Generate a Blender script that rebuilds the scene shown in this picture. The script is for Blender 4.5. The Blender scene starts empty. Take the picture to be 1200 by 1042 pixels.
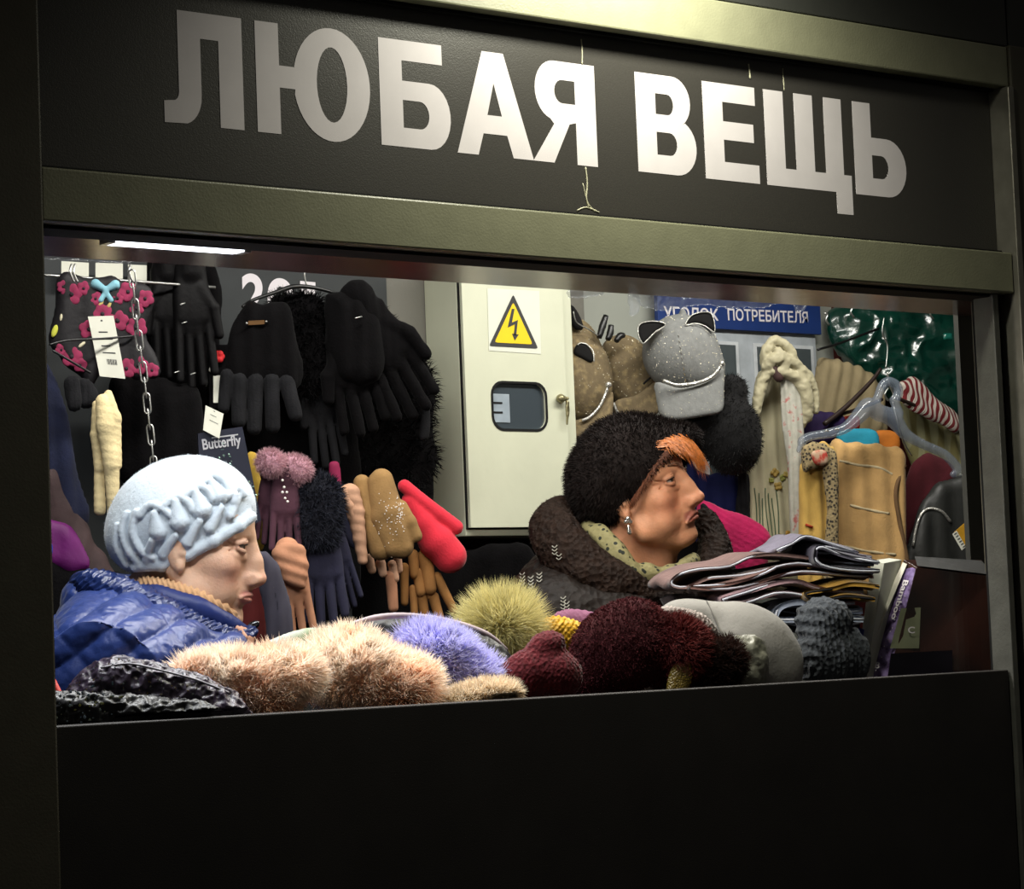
import bpy, math, random
import numpy as np
from mathutils import Matrix, Vector
random.seed(7); rng = np.random.default_rng(7)
C = bpy.context.scene.collection
SC = bpy.context.scene
# ------------------------------------------------------------------ camera
FL = 3000.0
nrm = lambda v: np.array(v, float) / np.linalg.norm(v)
_B = FL * FL / 223.0
AX = nrm([3876, 68, FL]); AZ = nrm([-0.04 * _B, -_B, FL]); AZ = nrm(AZ - AX * AZ.dot(AX)); AY = np.cross(AZ, AX)
RM = np.array([AX, AY, AZ])
DC = 3.1313488
CAM = np.array([0.0, -DC, 1.55])
def ray(px, py): return RM @ np.array([(px - 600) / FL, (py - 521) / FL, 1.0])
def P(px, py, y=0.0):
    r = ray(px, py); return CAM + r * ((y + DC) / r[1])
IR = RM @ np.array([1.0, 0, 0]); IU = RM @ np.array([0, -1.0, 0]); IT = RM @ np.array([0, 0, -1.0])
cd = bpy.data.cameras.new('camera'); cam = bpy.data.objects.new('camera', cd); C.objects.link(cam)
cd.sensor_width = 36; cd.lens = FL / 1200 * 36; cd.clip_start = .05
m4 = Matrix(((IR[0], IU[0], IT[0], CAM[0]), (IR[1], IU[1], IT[1], CAM[1]), (IR[2], IU[2], IT[2], CAM[2]), (0, 0, 0, 1)))
cam.matrix_world = m4; SC.camera = cam
# ------------------------------------------------------------------ light and exposure
SC.view_settings.view_transform = 'Standard'; SC.view_settings.look = 'None'
SC.view_settings.exposure = 0.0; SC.view_settings.gamma = 1.0
w = bpy.data.worlds.new('night'); SC.world = w; w.use_nodes = True
w.node_tree.nodes['Background'].inputs[0].default_value = (0.9, 0.85, 0.75, 1); w.node_tree.nodes['Background'].inputs[1].default_value = 0.045
def area(name, loc, target, sx, sy, power, col):
    l = bpy.data.lights.new(name, 'AREA'); l.shape = 'RECTANGLE'; l.size = sx; l.size_y = sy; l.energy = power; l.color = col
    o = bpy.data.objects.new(name, l); C.objects.link(o); o.location = loc
    z = (Vector(loc) - Vector(target)).normalized(); x = Vector((1, 0, 0)); x = (x - z * x.dot(z)).normalized(); yv = z.cross(x)
    o.rotation_euler = Matrix((x, yv, z)).transposed().to_euler(); return o
area('ceiling_lamp_light', (2.25, .50, 2.60), (2.3, .62, 1.3), 1.1, .12, 15, (1, .97, .90))
area('ceiling_lamp_light', (3.55, .50, 2.60), (3.5, .70, 1.3), 1.1, .12, 14, (1, .97, .88))
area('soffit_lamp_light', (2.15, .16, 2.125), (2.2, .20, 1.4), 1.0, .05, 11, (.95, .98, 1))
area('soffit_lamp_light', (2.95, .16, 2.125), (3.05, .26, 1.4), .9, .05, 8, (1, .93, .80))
pl = bpy.data.lights.new('facade_lamp_light', 'SPOT'); pl.energy = 34; pl.color = (1, .98, .80); pl.shadow_soft_size = .05; pl.spot_size = 2.6; pl.spot_blend = .8
po = bpy.data.objects.new('facade_lamp_light', pl); C.objects.link(po); po.location = (2.66, -.28, 2.78); po.rotation_euler = (Vector((2.68, .1, 2.3)) - Vector(po.location)).to_track_quat('-Z', 'Y').to_euler()

# ------------------------------------------------------------------ materials
def lin(h):
    if isinstance(h, str):
        h = h.lstrip('#'); h = [int(h[i:i + 2], 16) / 255 for i in (0, 2, 4)]
    return tuple(c / 12.92 if c <= .04045 else ((c + .055) / 1.055) ** 2.4 for c in h)
_mc = {}
def M(name, col, rough=.8, metal=0, bump=0, bscale=60, kind='noise', var=.15, vscale=25, col2=None, sheen=0, attr=False, alpha=1, emit=0, coat=0, spec=.3, trans=0, gain=1.0, lo=.4, hi=.6, squash=(1, 1, 1), thin=0):
    if name in _mc: return _mc[name]
    m = bpy.data.materials.new(name); m.use_nodes = True; nt = m.node_tree; N = nt.nodes; L = nt.links
    b = N['Principled BSDF']; c = tuple(x * gain for x in lin(col))
    b.inputs['Roughness'].default_value = rough; b.inputs['Metallic'].default_value = metal
    b.inputs['Specular IOR Level'].default_value = spec
    b.inputs['Sheen Weight'].default_value = sheen; b.inputs['Sheen Roughness'].default_value = .4
    b.inputs['Coat Weight'].default_value = coat; b.inputs['Alpha'].default_value = alpha
    b.inputs['Transmission Weight'].default_value = trans
    if emit:
        b.inputs['Emission Color'].default_value = (*c, 1); b.inputs['Emission Strength'].default_value = emit
    tc = N.new('ShaderNodeTexCoord'); mp = N.new('ShaderNodeMapping'); mp.inputs['Scale'].default_value = squash
    L.new(tc.outputs['Object'], mp.inputs['Vector'])
    def tex(k, s):
        if k == 'voronoi':
            t = N.new('ShaderNodeTexVoronoi'); t.inputs['Scale'].default_value = s; out = t.outputs['Distance']
        elif k == 'wave':
            t = N.new('ShaderNodeTexWave'); t.inputs['Scale'].default_value = s; t.inputs['Distortion'].default_value = 1.5; t.inputs['Detail'].default_value = 1; out = t.outputs['Fac']
        else:
            t = N.new('ShaderNodeTexNoise'); t.inputs['Scale'].default_value = s; t.inputs['Detail'].default_value = 4; out = t.outputs['Fac']
        L.new(mp.outputs[0], t.inputs['Vector']); return out
    if attr:
        a = N.new('ShaderNodeAttribute'); a.attribute_name = 'Col'; base = a.outputs['Color']
    else:
        r = N.new('ShaderNodeRGB'); r.outputs[0].default_value = (*c, 1); base = r.outputs[0]
    if col2:
        t = tex(kind if kind in ('voronoi', 'wave') else 'noise', vscale); mr = N.new('ShaderNodeMapRange'); mr.inputs[1].default_value = lo; mr.inputs[2].default_value = hi
        L.new(t, mr.inputs[0]); mx = N.new('ShaderNodeMix'); mx.data_type = 'RGBA'
        L.new(mr.outputs[0], mx.inputs[0]); L.new(base, mx.inputs[6]); mx.inputs[7].default_value = (*[x * gain for x in lin(col2)], 1); base = mx.outputs[2]
    if var:
        t = tex('noise', vscale); mr = N.new('ShaderNodeMapRange'); mr.inputs[1].default_value = .3; mr.inputs[2].default_value = .7
        mr.inputs[3].default_value = 1 - var; mr.inputs[4].default_value = 1 + var; L.new(t, mr.inputs[0])
        h = N.new('ShaderNodeVectorMath'); h.operation = 'SCALE'; L.new(base, h.inputs[0]); L.new(mr.outputs[0], h.inputs['Scale']); base = h.outputs[0]
    L.new(base, b.inputs['Base Color'])
    if bump:
        t = tex(kind, bscale); bp = N.new('ShaderNodeBump'); bp.inputs['Strength'].default_value = 1; bp.inputs['Distance'].default_value = bump
        L.new(t, bp.inputs['Height']); L.new(bp.outputs[0], b.inputs['Normal'])
    if thin:
        t = N.new('ShaderNodeBsdfTranslucent'); L.new(base, t.inputs['Color']); x = N.new('ShaderNodeMixShader'); x.inputs[0].default_value = thin
        L.new(b.outputs[0], x.inputs[1]); L.new(t.outputs[0], x.inputs[2]); L.new(x.outputs[0], N['Material Output'].inputs['Surface'])
    _mc[name] = m; return m
# ------------------------------------------------------------------ object helpers
WL = {}
def thing(name, label, cat, loc, group=None):
    o = bpy.data.objects.new(name, None); C.objects.link(o); o.location = tuple(loc); o.empty_display_size = .02
    WL[o.name] = np.array(loc, float); o['label'] = label; o['category'] = cat
    if group: o['group'] = group
    return o
def tag(o, label, cat, group=None):
    o['label'] = label; o['category'] = cat
    if group: o['group'] = group
    return o
def mk(name, V, faces, mat, parent=None, smooth=False, cols=None, origin=None):
    V = np.asarray(V, float); c = V.mean(0) if origin is None else np.asarray(origin, float)
    me = bpy.data.meshes.new(name)
    if isinstance(faces, np.ndarray):
        n, k = faces.shape; me.vertices.add(len(V)); me.vertices.foreach_set('co', (V - c).astype(np.float32).ravel())
        me.loops.add(n * k); me.loops.foreach_set('vertex_index', faces.astype(np.int32).ravel())
        me.polygons.add(n); me.polygons.foreach_set('loop_start', np.arange(0, n * k, k, dtype=np.int32))
        me.update(calc_edges=True); me.validate()
    else:
        me.from_pydata([tuple(v) for v in (V - c)], [], faces); me.update()
    if smooth: me.polygons.foreach_set('use_smooth', [True] * len(me.polygons))
    if cols is not None:
        a = me.color_attributes.new('Col', 'FLOAT_COLOR', 'POINT'); cc = np.ones((len(V), 4), np.float32); cc[:, :3] = cols; a.data.foreach_set('color', cc.ravel())
    me.materials.append(mat)
    o = bpy.data.objects.new(name, me); C.objects.link(o)
    pl = np.zeros(3)
    if parent is not None: o.parent = parent; pl = WL[parent.name]
    o.location = tuple(c - pl); WL[o.name] = c
    return o
BOXF = [(0, 3, 2, 1), (4, 5, 6, 7), (0, 1, 5, 4), (1, 2, 6, 5), (2, 3, 7, 6), (3, 0, 4, 7)]
def bevel(o, w, seg=2):
    m = o.modifiers.new('bevel', 'BEVEL'); m.width = w; m.segments = seg; m.limit_method = 'ANGLE'; return o
def box(name, x0, x1, y0, y1, z0, z1, mat, parent=None, bev=0):
    V = [(x0, y0, z0), (x1, y0, z0), (x1, y1, z0), (x0, y1, z0), (x0, y0, z1), (x1, y0, z1), (x1, y1, z1), (x0, y1, z1)]
    o = mk(name, V, BOXF, mat, parent)
    if bev: bevel(o, bev)
    return o
def struct(o): o['kind'] = 'structure'; return o
def stuff(o): o['kind'] = 'stuff'; return o
# value noise
def _h(ix, iy, iz, s):
    n = (ix * 374761393 + iy * 668265263 + iz * 2147483647 + s * 1274126177) & 0x7fffffff
    n = ((n ^ (n >> 13)) * 1274126177) & 0x7fffffff
    return ((n ^ (n >> 16)) & 0xffff) / 32767.5 - 1
def vn(p, scale=1.0, seed=0):
    p = np.asarray(p) / scale; i = np.floor(p).astype(np.int64); f = p - i; f = f * f * (3 - 2 * f); r = 0
    for a in (0, 1):
        for b in (0, 1):
            for c in (0, 1):
                wgt = (f[:, 0] if a else 1 - f[:, 0]) * (f[:, 1] if b else 1 - f[:, 1]) * (f[:, 2] if c else 1 - f[:, 2])
                r = r + wgt * _h(i[:, 0] + a, i[:, 1] + b, i[:, 2] + c, seed)
    return r
def fbm(p, scale, seed=0): return vn(p, scale, seed) * .6 + vn(p, scale * .5, seed + 1) * .3 + vn(p, scale * .25, seed + 2) * .15
def smooth_line(pts, n=6, closed=True):
    p = np.array(pts, float); m = len(p); out = []
    rngk = range(m) if closed else range(m - 1)
    for i in rngk:
        if closed: a, b, c, d = p[(i - 1) % m], p[i], p[(i + 1) % m], p[(i + 2) % m]
        else: a, b, c, d = p[max(i - 1, 0)], p[i], p[i + 1], p[min(i + 2, m - 1)]
        for t in np.linspace(0, 1, n, endpoint=False):
            out.append(.5 * ((2 * b) + (-a + c) * t + (2 * a - 5 * b + 4 * c - d) * t * t + (-a + 3 * b - 3 * c + d) * t ** 3))
    if not closed: out.append(p[-1])
    return np.array(out)
class Frame:
    """a vertical plane standing in the kiosk, measured in units of s metres"""
    def __init__(f, cx, cy, y, w=.6):
        f.O = P(cx, cy, y); f.s = float((RM.T @ (f.O - CAM))[2]) / FL
        h = nrm([IT[0], IT[1], 0]); f.N = nrm((1 - w) * np.array([0, -1.0, 0]) + w * h); f.V = np.array([0, 0, 1.0]); f.U = np.cross(f.V, f.N)
        f.B = np.array([f.U, f.V, f.N])
    def l(f, px, py, d=0.0):
        r = ray(px, py); q = CAM + r * ((f.O - CAM).dot(f.N) + d * f.s) / r.dot(f.N)
        return f.B @ (q - f.O) / f.s
    def lp(f, p): return f.l(*p)
    def wl(f, q): return f.B @ (np.asarray(q, float) - f.O) / f.s
    def w(f, L): return f.O + (np.asarray(L, float) @ f.B) * f.s
    def W(f, px, py, d=0.0): return f.w(f.l(px, py, d))
def normals(V, F):
    q = V[F]; n = np.cross(q[:, 2] - q[:, 0], q[:, (3 if F.shape[1] == 4 else 1)] - q[:, 1 if F.shape[1] == 4 else 0])
    if F.shape[1] == 3: n = np.cross(q[:, 1] - q[:, 0], q[:, 2] - q[:, 0])
    N = np.zeros_like(V)
    for k in range(F.shape[1]): np.add.at(N, F[:, k], n)
    return N / (np.linalg.norm(N, axis=1, keepdims=True) + 1e-12), n
def nets(F, xs, ys, zs):
    s = F < 0
    cs = [s[a:s.shape[0] - 1 + a, b:s.shape[1] - 1 + b, c:s.shape[2] - 1 + c] for a in (0, 1) for b in (0, 1) for c in (0, 1)]
    tot = sum(c.astype(np.int8) for c in cs); act = (tot > 0) & (tot < 8)
    I, J, K = np.nonzero(act); idx = -np.ones(act.shape, np.int64); idx[I, J, K] = np.arange(len(I))
    co = {}
    for a in (0, 1):
        for b in (0, 1):
            for c in (0, 1): co[a, b, c] = (F[I + a, J + b, K + c], np.stack([xs[I + a], ys[J + b], zs[K + c]], 1))
    acc = np.zeros((len(I), 3)); cnt = np.zeros(len(I))
    ks = list(co)
    for i in range(8):
        for j in range(i + 1, 8):
            if sum(abs(u - v) for u, v in zip(ks[i], ks[j])) == 1:
                fa, pa = co[ks[i]]; fb, pb = co[ks[j]]; x = (fa < 0) != (fb < 0)
                t = np.where(x, fa / np.where(x, fa - fb, 1), 0)[:, None]
                acc += np.where(x[:, None], pa + (pb - pa) * t, 0); cnt += x
    V = acc / cnt[:, None]; Q = []
    def quads(ax):
        sl0 = [slice(1, n - 1) for n in s.shape]; sl1 = list(sl0)
        sl0[ax] = slice(0, s.shape[ax] - 1); sl1[ax] = slice(1, s.shape[ax])
        A = s[tuple(sl0)]; Bm = s[tuple(sl1)]; ch = A != Bm; i = list(np.nonzero(ch)); flip = A[ch]
        o = [1, 1, 1]; o[ax] = 0; base = [i[q] + o[q] for q in range(3)]
        u, v = [q for q in range(3) if q != ax]
        def g(du, dv):
            b = list(base); b[u] = b[u] - du; b[v] = b[v] - dv; return idx[b[0], b[1], b[2]]
        q = np.stack([g(1, 1), g(0, 1), g(0, 0), g(1, 0)], 1)
        if ax == 1: flip = ~flip
        q[~flip] = q[~flip][:, ::-1]; Q.append(q)
    for ax in range(3): quads(ax)
    return V, np.concatenate(Q)
def rest(W, z):
    W[:, 2] = np.maximum(W[:, 2], z); W[:, 1] = np.where(W[:, 2] < 1.46, np.maximum(W[:, 1], .056), W[:, 1])
class SDF:
    def __init__(S, fr, x0, x1, y0, y1, d0, d1, res=2.0, local=None, axes=None):
        S.f = fr
        if axes is None:
            if local is None:
                cs = np.array([fr.l(x, y, d) for x in (x0, x1) for y in (y0, y1) for d in (d0, d1)]); lo = cs.min(0); hi = cs.max(0)
            else: lo, hi = local
            axes = [np.arange(lo[i], hi[i] + res, res) for i in range(3)]
        S.a = axes; S.F = np.full([len(a) for a in axes], 50.0, np.float32); S.res = res
    def _sub(S, lo, hi):
        sl = tuple(slice(max(np.searchsorted(a, l) - 1, 0), np.searchsorted(a, h) + 1) for a, l, h in zip(S.a, lo, hi))
        return sl, np.meshgrid(*[a[q] for a, q in zip(S.a, sl)], indexing='ij')
    def _mix(S, sl, d, k, sub):
        F = S.F[sl]
        if d.size == 0: return
        if sub:
            if k: h = np.clip(.5 - .5 * (F + d) / k, 0, 1); r = F * (1 - h) - d * h + k * h * (1 - h)
            else: r = np.maximum(F, -d)
        elif k: h = np.clip(.5 + .5 * (F - d) / k, 0, 1); r = F * (1 - h) + d * h - k * h * (1 - h)
        else: r = np.minimum(F, d)
        S.F[sl] = r
    def cone_l(S, a, b, ra, rb, k=3, sub=False):
        a = np.array(a, float); b = np.array(b, float); m = max(ra, rb) + k + 3 * S.res + 6
        sl, (X, Y, Z) = S._sub(np.minimum(a, b) - m, np.maximum(a, b) + m)
        ba = b - a; L2 = ba.dot(ba) + 1e-9
        t = np.clip(((X - a[0]) * ba[0] + (Y - a[1]) * ba[1] + (Z - a[2]) * ba[2]) / L2, 0, 1)
        d = np.sqrt((X - a[0] - t * ba[0]) ** 2 + (Y - a[1] - t * ba[1]) ** 2 + (Z - a[2] - t * ba[2]) ** 2) - (ra + (rb - ra) * t)
        S._mix(sl, d, k, sub); return S
    def ell_l(S, c, r, R=None, k=3, sub=False):
        c = np.array(c, float); r = np.array(r, float); m = r.max() + k + 3 * S.res + 6
        sl, (X, Y, Z) = S._sub(c - m, c + m); X = X - c[0]; Y = Y - c[1]; Z = Z - c[2]
        if R is not None: X, Y, Z = [R[0, i] * X + R[1, i] * Y + R[2, i] * Z for i in range(3)]
        k0 = np.sqrt((X / r[0]) ** 2 + (Y / r[1]) ** 2 + (Z / r[2]) ** 2); k1 = np.sqrt((X / r[0] ** 2) ** 2 + (Y / r[1] ** 2) ** 2 + (Z / r[2] ** 2) ** 2)
        d = np.where(k1 > 1e-9, k0 * (k0 - 1) / np.maximum(k1, 1e-9), -r.min()); S._mix(sl, d, k, sub); return S
    def cone(S, a, b, ra, rb=None, k=3, sub=False): return S.cone_l(S.f.lp(a), S.f.lp(b), ra, ra if rb is None else rb, k, sub)
    def ell(S, c, r, ang=0, k=3, sub=False):
        t = math.radians(ang); R = np.array([[math.cos(t), -math.sin(t), 0], [math.sin(t), math.cos(t), 0], [0, 0, 1]])
        return S.ell_l(S.f.lp(c), r, R, k, sub)
    def path(S, pts, r, k=3, n=0, sub=False):
        q = [S.f.lp(p) for p in pts]; r = [r] * len(q) if not hasattr(r, '__len__') else list(r)
        if n: q = smooth_line(q, n, False); r = np.interp(np.linspace(0, 1, len(q)), np.linspace(0, 1, len(r)), r)
        for i in range(len(q) - 1): S.cone_l(q[i], q[i + 1], r[i], r[i + 1], k, sub)
        return S
    def half(S, p, n, k=0):
        """keep the side of the plane through p that n (local) points to"""
        X, Y, Z = np.meshgrid(*S.a, indexing='ij'); n = nrm(n); p = np.asarray(p, float)
        d = -((X - p[0]) * n[0] + (Y - p[1]) * n[1] + (Z - p[2]) * n[2])
        if k: h = np.clip(.5 - .5 * (S.F - d) / k, 0, 1); S.F = S.F * (1 - h) + d * h + k * h * (1 - h)
        else: S.F = np.maximum(S.F, d)
        return S
    def surf(S): S.V, S.Q = nets(S.F, *S.a); return S
    def poly(S, pts, T, R=None, k=3, dc=0, bow=None, sm=5):
        R = R or T * 1.5
        pl = np.array([S.f.l(p[0], p[1], dc + T * .5)[:2] for p in pts]); pl = smooth_line(pl, sm) if sm else pl
        sl, (X, Y, Z) = S._sub(list(pl.min(0) - 4 * S.res - 4) + [-1e4], list(pl.max(0) + 4 * S.res + 4) + [1e4])
        x = X[:, :, 0]; y = Y[:, :, 0]; D = np.full(x.shape, 1e9); ins = np.zeros(x.shape, bool); n = len(pl)
        for i in range(n):
            a = pl[i]; b = pl[(i + 1) % n]; e = b - a; t = np.clip(((x - a[0]) * e[0] + (y - a[1]) * e[1]) / (e.dot(e) + 1e-9), 0, 1)
            D = np.minimum(D, (x - a[0] - t * e[0]) ** 2 + (y - a[1] - t * e[1]) ** 2)
            if abs(e[1]) > 1e-9: ins ^= ((a[1] > y) != (b[1] > y)) & (x < (b[0] - a[0]) * (y - a[1]) / e[1] + a[0])
        D = np.sqrt(D); h = np.where(ins, T * np.sqrt(np.maximum(1 - (1 - np.clip(D / R, 0, 1)) ** 2, 0)), -D)
        c = dc if bow is None else dc + bow(x, y)[:, :, None]
        d = np.abs(Z - c) - h[:, :, None]; S._mix(sl, d * .8, k, False); return S
    def build(S, name, mat, parent=None, disp=None, cols=None, zmin=None, smooth=True, flat=None):
        F = S.F
        F[0] = F[-1] = 9; F[:, 0] = F[:, -1] = 9; F[:, :, 0] = F[:, :, -1] = 9
        V, Q = nets(F, *S.a)
        if disp is not None:
            N, _ = normals(V, Q); V = V + N * disp(V, N)[:, None]
        S.V, S.Q = V, Q; W = S.f.w(V)
        if zmin is not None: rest(W, zmin)
        c = cols(V) if cols is not None else None
        S.o = mk(name, W, Q, mat, parent, smooth, c); return S.o
def fur(S, name, n, length, width, mat, parent, cols=None, grav=(0, -.3, 0), clump=.5, jit=.35, mask=None, curl=.0, lenf=None, seed=0, zmin=None, sink=1.0, segs=3):
    """strands over an SDF mesh, one mesh of tapering ribbons"""
    g = np.random.default_rng(seed + 11); V, Q = S.V, S.Q; N, fn = normals(V, Q)
    ar = np.linalg.norm(fn, axis=1); fc = V[Q].mean(1)
    if mask is not None: ar = ar * mask(fc)
    fi = g.choice(len(Q), n, p=ar / ar.sum()); a, b = g.random((2, n, 1)); q = V[Q[fi]]
    p = (q[:, 0] * (1 - a) + q[:, 1] * a) * (1 - b) + (q[:, 3] * (1 - a) + q[:, 2] * a) * b
    nn = N[Q[fi, 0]]; p = p - nn * sink
    cl = np.stack([vn(p, length * .45, 3), vn(p, length * .45, 4), vn(p, length * .45, 5)], 1) * clump
    dr = nn + cl + g.normal(0, jit, (n, 3)); dr /= np.linalg.norm(dr, axis=1, keepdims=True)
    L = length * g.uniform(.55, 1.15, n)
    if lenf is not None: L = L * lenf(p)
    L = L[:, None]; gr = np.array(grav, float)
    side = np.cross(dr, g.normal(0, 1, (n, 3))); side /= np.linalg.norm(side, axis=1, keepdims=True) + 1e-9
    rows = []; cur = p.copy(); d = dr.copy()
    for i in range(segs):
        wd = width * (1 - .75 * i / segs)
        rows += [cur - side * wd / 2, cur + side * wd / 2]; cur = cur + d * L / segs
        d = d + (gr + curl * g.normal(0, 1, (n, 3))) / segs * 1.6; d /= np.linalg.norm(d, axis=1, keepdims=True)
    rows.append(cur); k = 2 * segs + 1
    VV = np.stack(rows, 1).reshape(-1, 3); o = (np.arange(n) * k)[:, None]; T = []
    for i in range(segs - 1): T += [[2 * i, 2 * i + 1, 2 * i + 3], [2 * i, 2 * i + 3, 2 * i + 2]]
    T.append([k - 3, k - 2, k - 1]); T = np.array(T)
    F = (o[:, None] + T[None]).reshape(-1, 3)
    cc = None
    if cols is not None:
        c = cols(p, g)
        if isinstance(c, tuple):
            tt = np.concatenate([np.repeat(np.arange(segs) / segs, 2), [1.0]])[None, :, None]; cc = (c[0][:, None] * (1 - tt) + c[1][:, None] * tt).reshape(-1, 3)
        else: cc = np.repeat(c, k, 0)
    W = S.f.w(VV)
    if zmin is not None: rest(W, zmin)
    ob = mk(name, W, F, mat, parent, True, cc); ob['kind'] = 'stuff'; return ob
def tube(name, pts, r, mat, parent=None, n=6, sides=7, closed=False):
    q = smooth_line(np.array(pts, float), n, closed) if n else np.array(pts, float); m = len(q)
    rr = np.interp(np.linspace(0, 1, m), np.linspace(0, 1, len(r)), r) if hasattr(r, '__len__') else np.full(m, r)
    V = []
    for i in range(m):
        t = nrm((q[(i + 1) % m] - q[i - 1]) if closed else (q[min(i + 1, m - 1)] - q[max(i - 1, 0)]))
        a = np.cross(t, [0.1, .99, .05]); a = nrm(a) if np.linalg.norm(a) > 1e-3 else np.array([1, 0, 0]); b = np.cross(t, a)
        for k in range(sides):
            th = 2 * math.pi * k / sides; V.append(q[i] + (a * math.cos(th) + b * math.sin(th)) * rr[i])
    F = []
    for i in range(m if closed else m - 1):
        for k in range(sides):
            j = (i + 1) % m; F.append((i * sides + k, i * sides + (k + 1) % sides, j * sides + (k + 1) % sides, j * sides + k))
    if not closed: F += [tuple(range(sides))[::-1], tuple((m - 1) * sides + k for k in range(sides))]
    return mk(name, V, F, mat, parent, True)
def plate(name, fr, pts, d, th, mat, parent=None):
    """flat card with real thickness; pts are outline corners"""
    n = len(pts); a = [fr.W(p[0], p[1], d + (p[2] if len(p) > 2 else 0)) for p in pts]; b = [q - fr.N * th for q in a]
    F = [tuple(range(n))[::-1], tuple(range(n, 2 * n))] + [(i, (i + 1) % n, n + (i + 1) % n, n + i) for i in range(n)]
    return mk(name, a + b, F, mat, parent)
def glyphs(name, contours, y, depth, mat, parent=None, xf=None):
    cu = bpy.data.curves.new(name, 'CURVE'); cu.dimensions = '2D'; cu.fill_mode = 'BOTH'; cu.extrude = depth / 2
    for ct in contours:
        sp = cu.splines.new('POLY'); sp.points.add(len(ct) - 1); sp.use_cyclic_u = True
        for i, (x, z) in enumerate(ct): sp.points[i].co = (x, z, 0, 1)
    return from_curve(name, cu, lambda v: np.array([v[:, 0], y - v[:, 2], v[:, 1]]).T, mat, parent)
def from_curve(name, cu, fn, mat, parent):
    t = bpy.data.objects.new('tmp', cu); C.objects.link(t); bpy.context.view_layer.update()
    me = t.evaluated_get(bpy.context.evaluated_depsgraph_get()).to_mesh()
    v = np.empty(len(me.vertices) * 3); me.vertices.foreach_get('co', v); v = v.reshape(-1, 3); f = [tuple(p.vertices) for p in me.polygons]
    C.objects.unlink(t); bpy.data.objects.remove(t); bpy.data.curves.remove(cu)
    return mk(name, fn(v), f, mat, parent)
def text(name, body, a, b, height, out, mat, parent=None, bold=.0, depth=.0006):
    """lettering from point a to point b (baseline, fitted to that length), height in metres, out = facing direction"""
    cu = bpy.data.curves.new(name, 'FONT'); cu.body = body; cu.size = 1; cu.offset = bold; cu.extrude = .0
    a = np.array(a, float); b = np.array(b, float); ux = b - a; L = np.linalg.norm(ux); ux /= L; out = nrm(out); uz = np.cross(out, ux)
    def fn(v):
        x = v[:, 0] - v[:, 0].min(); x = x / x.max() * L; zz = v[:, 1] / .73 * height
        return a + np.outer(x, ux) + np.outer(zz, uz) + out * depth
    return from_curve(name, cu, fn, mat, parent)
# ================================================================== setting
m_frame = M('frame paint', '#8a8a72', .42, bump=.0004, bscale=300, var=.06, spec=.5)
m_post = M('dark post paint', '#565246', .5, bump=.0003, bscale=300, var=.08)
m_black = M('black panel', '#2b2827', .6, var=.15, vscale=8, bump=.0002, bscale=400)
m_gap = M('black rubber', '#0c0c0c', .8)
m_edge = M('bare metal edge', '#8d8a80', .35, metal=.6)
m_sign = M('sign vinyl', '#3c3a37', .38, var=.05, vscale=300, bump=.0003, bscale=500, spec=.5)
m_white = M('white vinyl', '#dcd6da', .5, var=.03)
m_soffit = M('glossy brown soffit', '#7a5f58', .22, bump=.0006, bscale=9, kind='noise', squash=(1, 4, 1), var=.3, vscale=14, spec=.9, metal=.35)
m_board = M('dark board', '#303334', .6, var=.06)
m_gwall = M('grey wall', '#74726a', .7, var=.08, vscale=6, bump=.0008, bscale=120)
m_lwall = M('light wall', '#9a9d94', .7, var=.06, vscale=6)
m_dwall = M('dark wall', '#110e0e', .8)
m_ceil = M('ceiling', '#a8a8a2', .8)
m_floor = M('floor', '#3a3632', .8)
m_metal = M('steel', '#b9b9b5', .3, metal=.9, var=.05)
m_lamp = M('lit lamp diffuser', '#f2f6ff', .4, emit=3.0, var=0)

struct(box('trim_1', 1.25, 1.622, -.03, .10, 0, 3.0, m_post, bev=.004))                         # left post
struct(box('trim_2', 1.622, 1.634, .0, .06, 1.451, 2.137, m_gap))
p = struct(box('trim_3', 3.612, 3.95, -.03, .10, 0, 2.60, m_post, bev=.003))                     # right post
box('edge_strip', 3.596, 3.611, -.035, .03, 0, 2.52, m_edge, p, .002)
box('rubber_gap', 3.571, 3.595, .012, .06, 0, 2.137, m_gap, p)
box('window_profile', 3.553, 3.568, -.008, .04, 1.0, 2.137, M('window profile', '#5f5f5a', .4, metal=.3, bump=.0006, bscale=200), p, .002)
struct(box('trim_4', 1.622, 3.594, -.024, .06, 2.137, 2.212, m_frame, bev=.003))                 # beam over the window
struct(box('trim_5', 1.622, 3.611, -.024, .06, 2.522, 2.597, m_frame, bev=.003))                 # beam over the sign
struct(box('trim_6', 1.622, 3.594, .0, .06, 2.1315, 2.1365, m_gap))
struct(box('wall_front', 1.622, 3.55, 0, .05, 0, 1.451, m_black, bev=.002))
wa = struct(box('wall_facade', 1.0, 5.2, .005, .10, 2.598, 3.6, m_board))
box('cladding_panel', 1.0, 3.626, -.012, .004, 2.602, 3.6, M('cladding', '#3a3b38', .5, var=.05), wa, .002)
box('cladding_panel', 3.631, 5.2, -.012, .004, 2.602, 3.6, M('cladding', '#3a3b38'), wa, .002)
struct(box('trim_7', 1.64, 3.80, .062, .25, 2.136, 2.20, m_soffit, bev=.003))                    # soffit
struct(box('trim_8', 3.742, 4.3, .25, .262, 1.25, 2.20, M('inner jamb', '#3f3f3a', .6, var=.08)))
struct(box('wall_right', 5.0, 5.1, .30, 1.3, .2, 2.7, m_dwall))
struct(box('wall_left', 1.45, 1.55, .12, 1.3, .2, 2.7, m_dwall))
wb = struct(box('wall_back', 1.5, 5.05, 1.21, 1.30, .2, 2.75, m_lwall))
box('grey_wall_panel', 3.048, 3.58, 1.196, 1.209, .2, 2.7, m_gwall, wb)
box('dark_board', 1.56, 3.044, 1.188, 1.209, .2, 2.7, m_board, wb)
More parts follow.
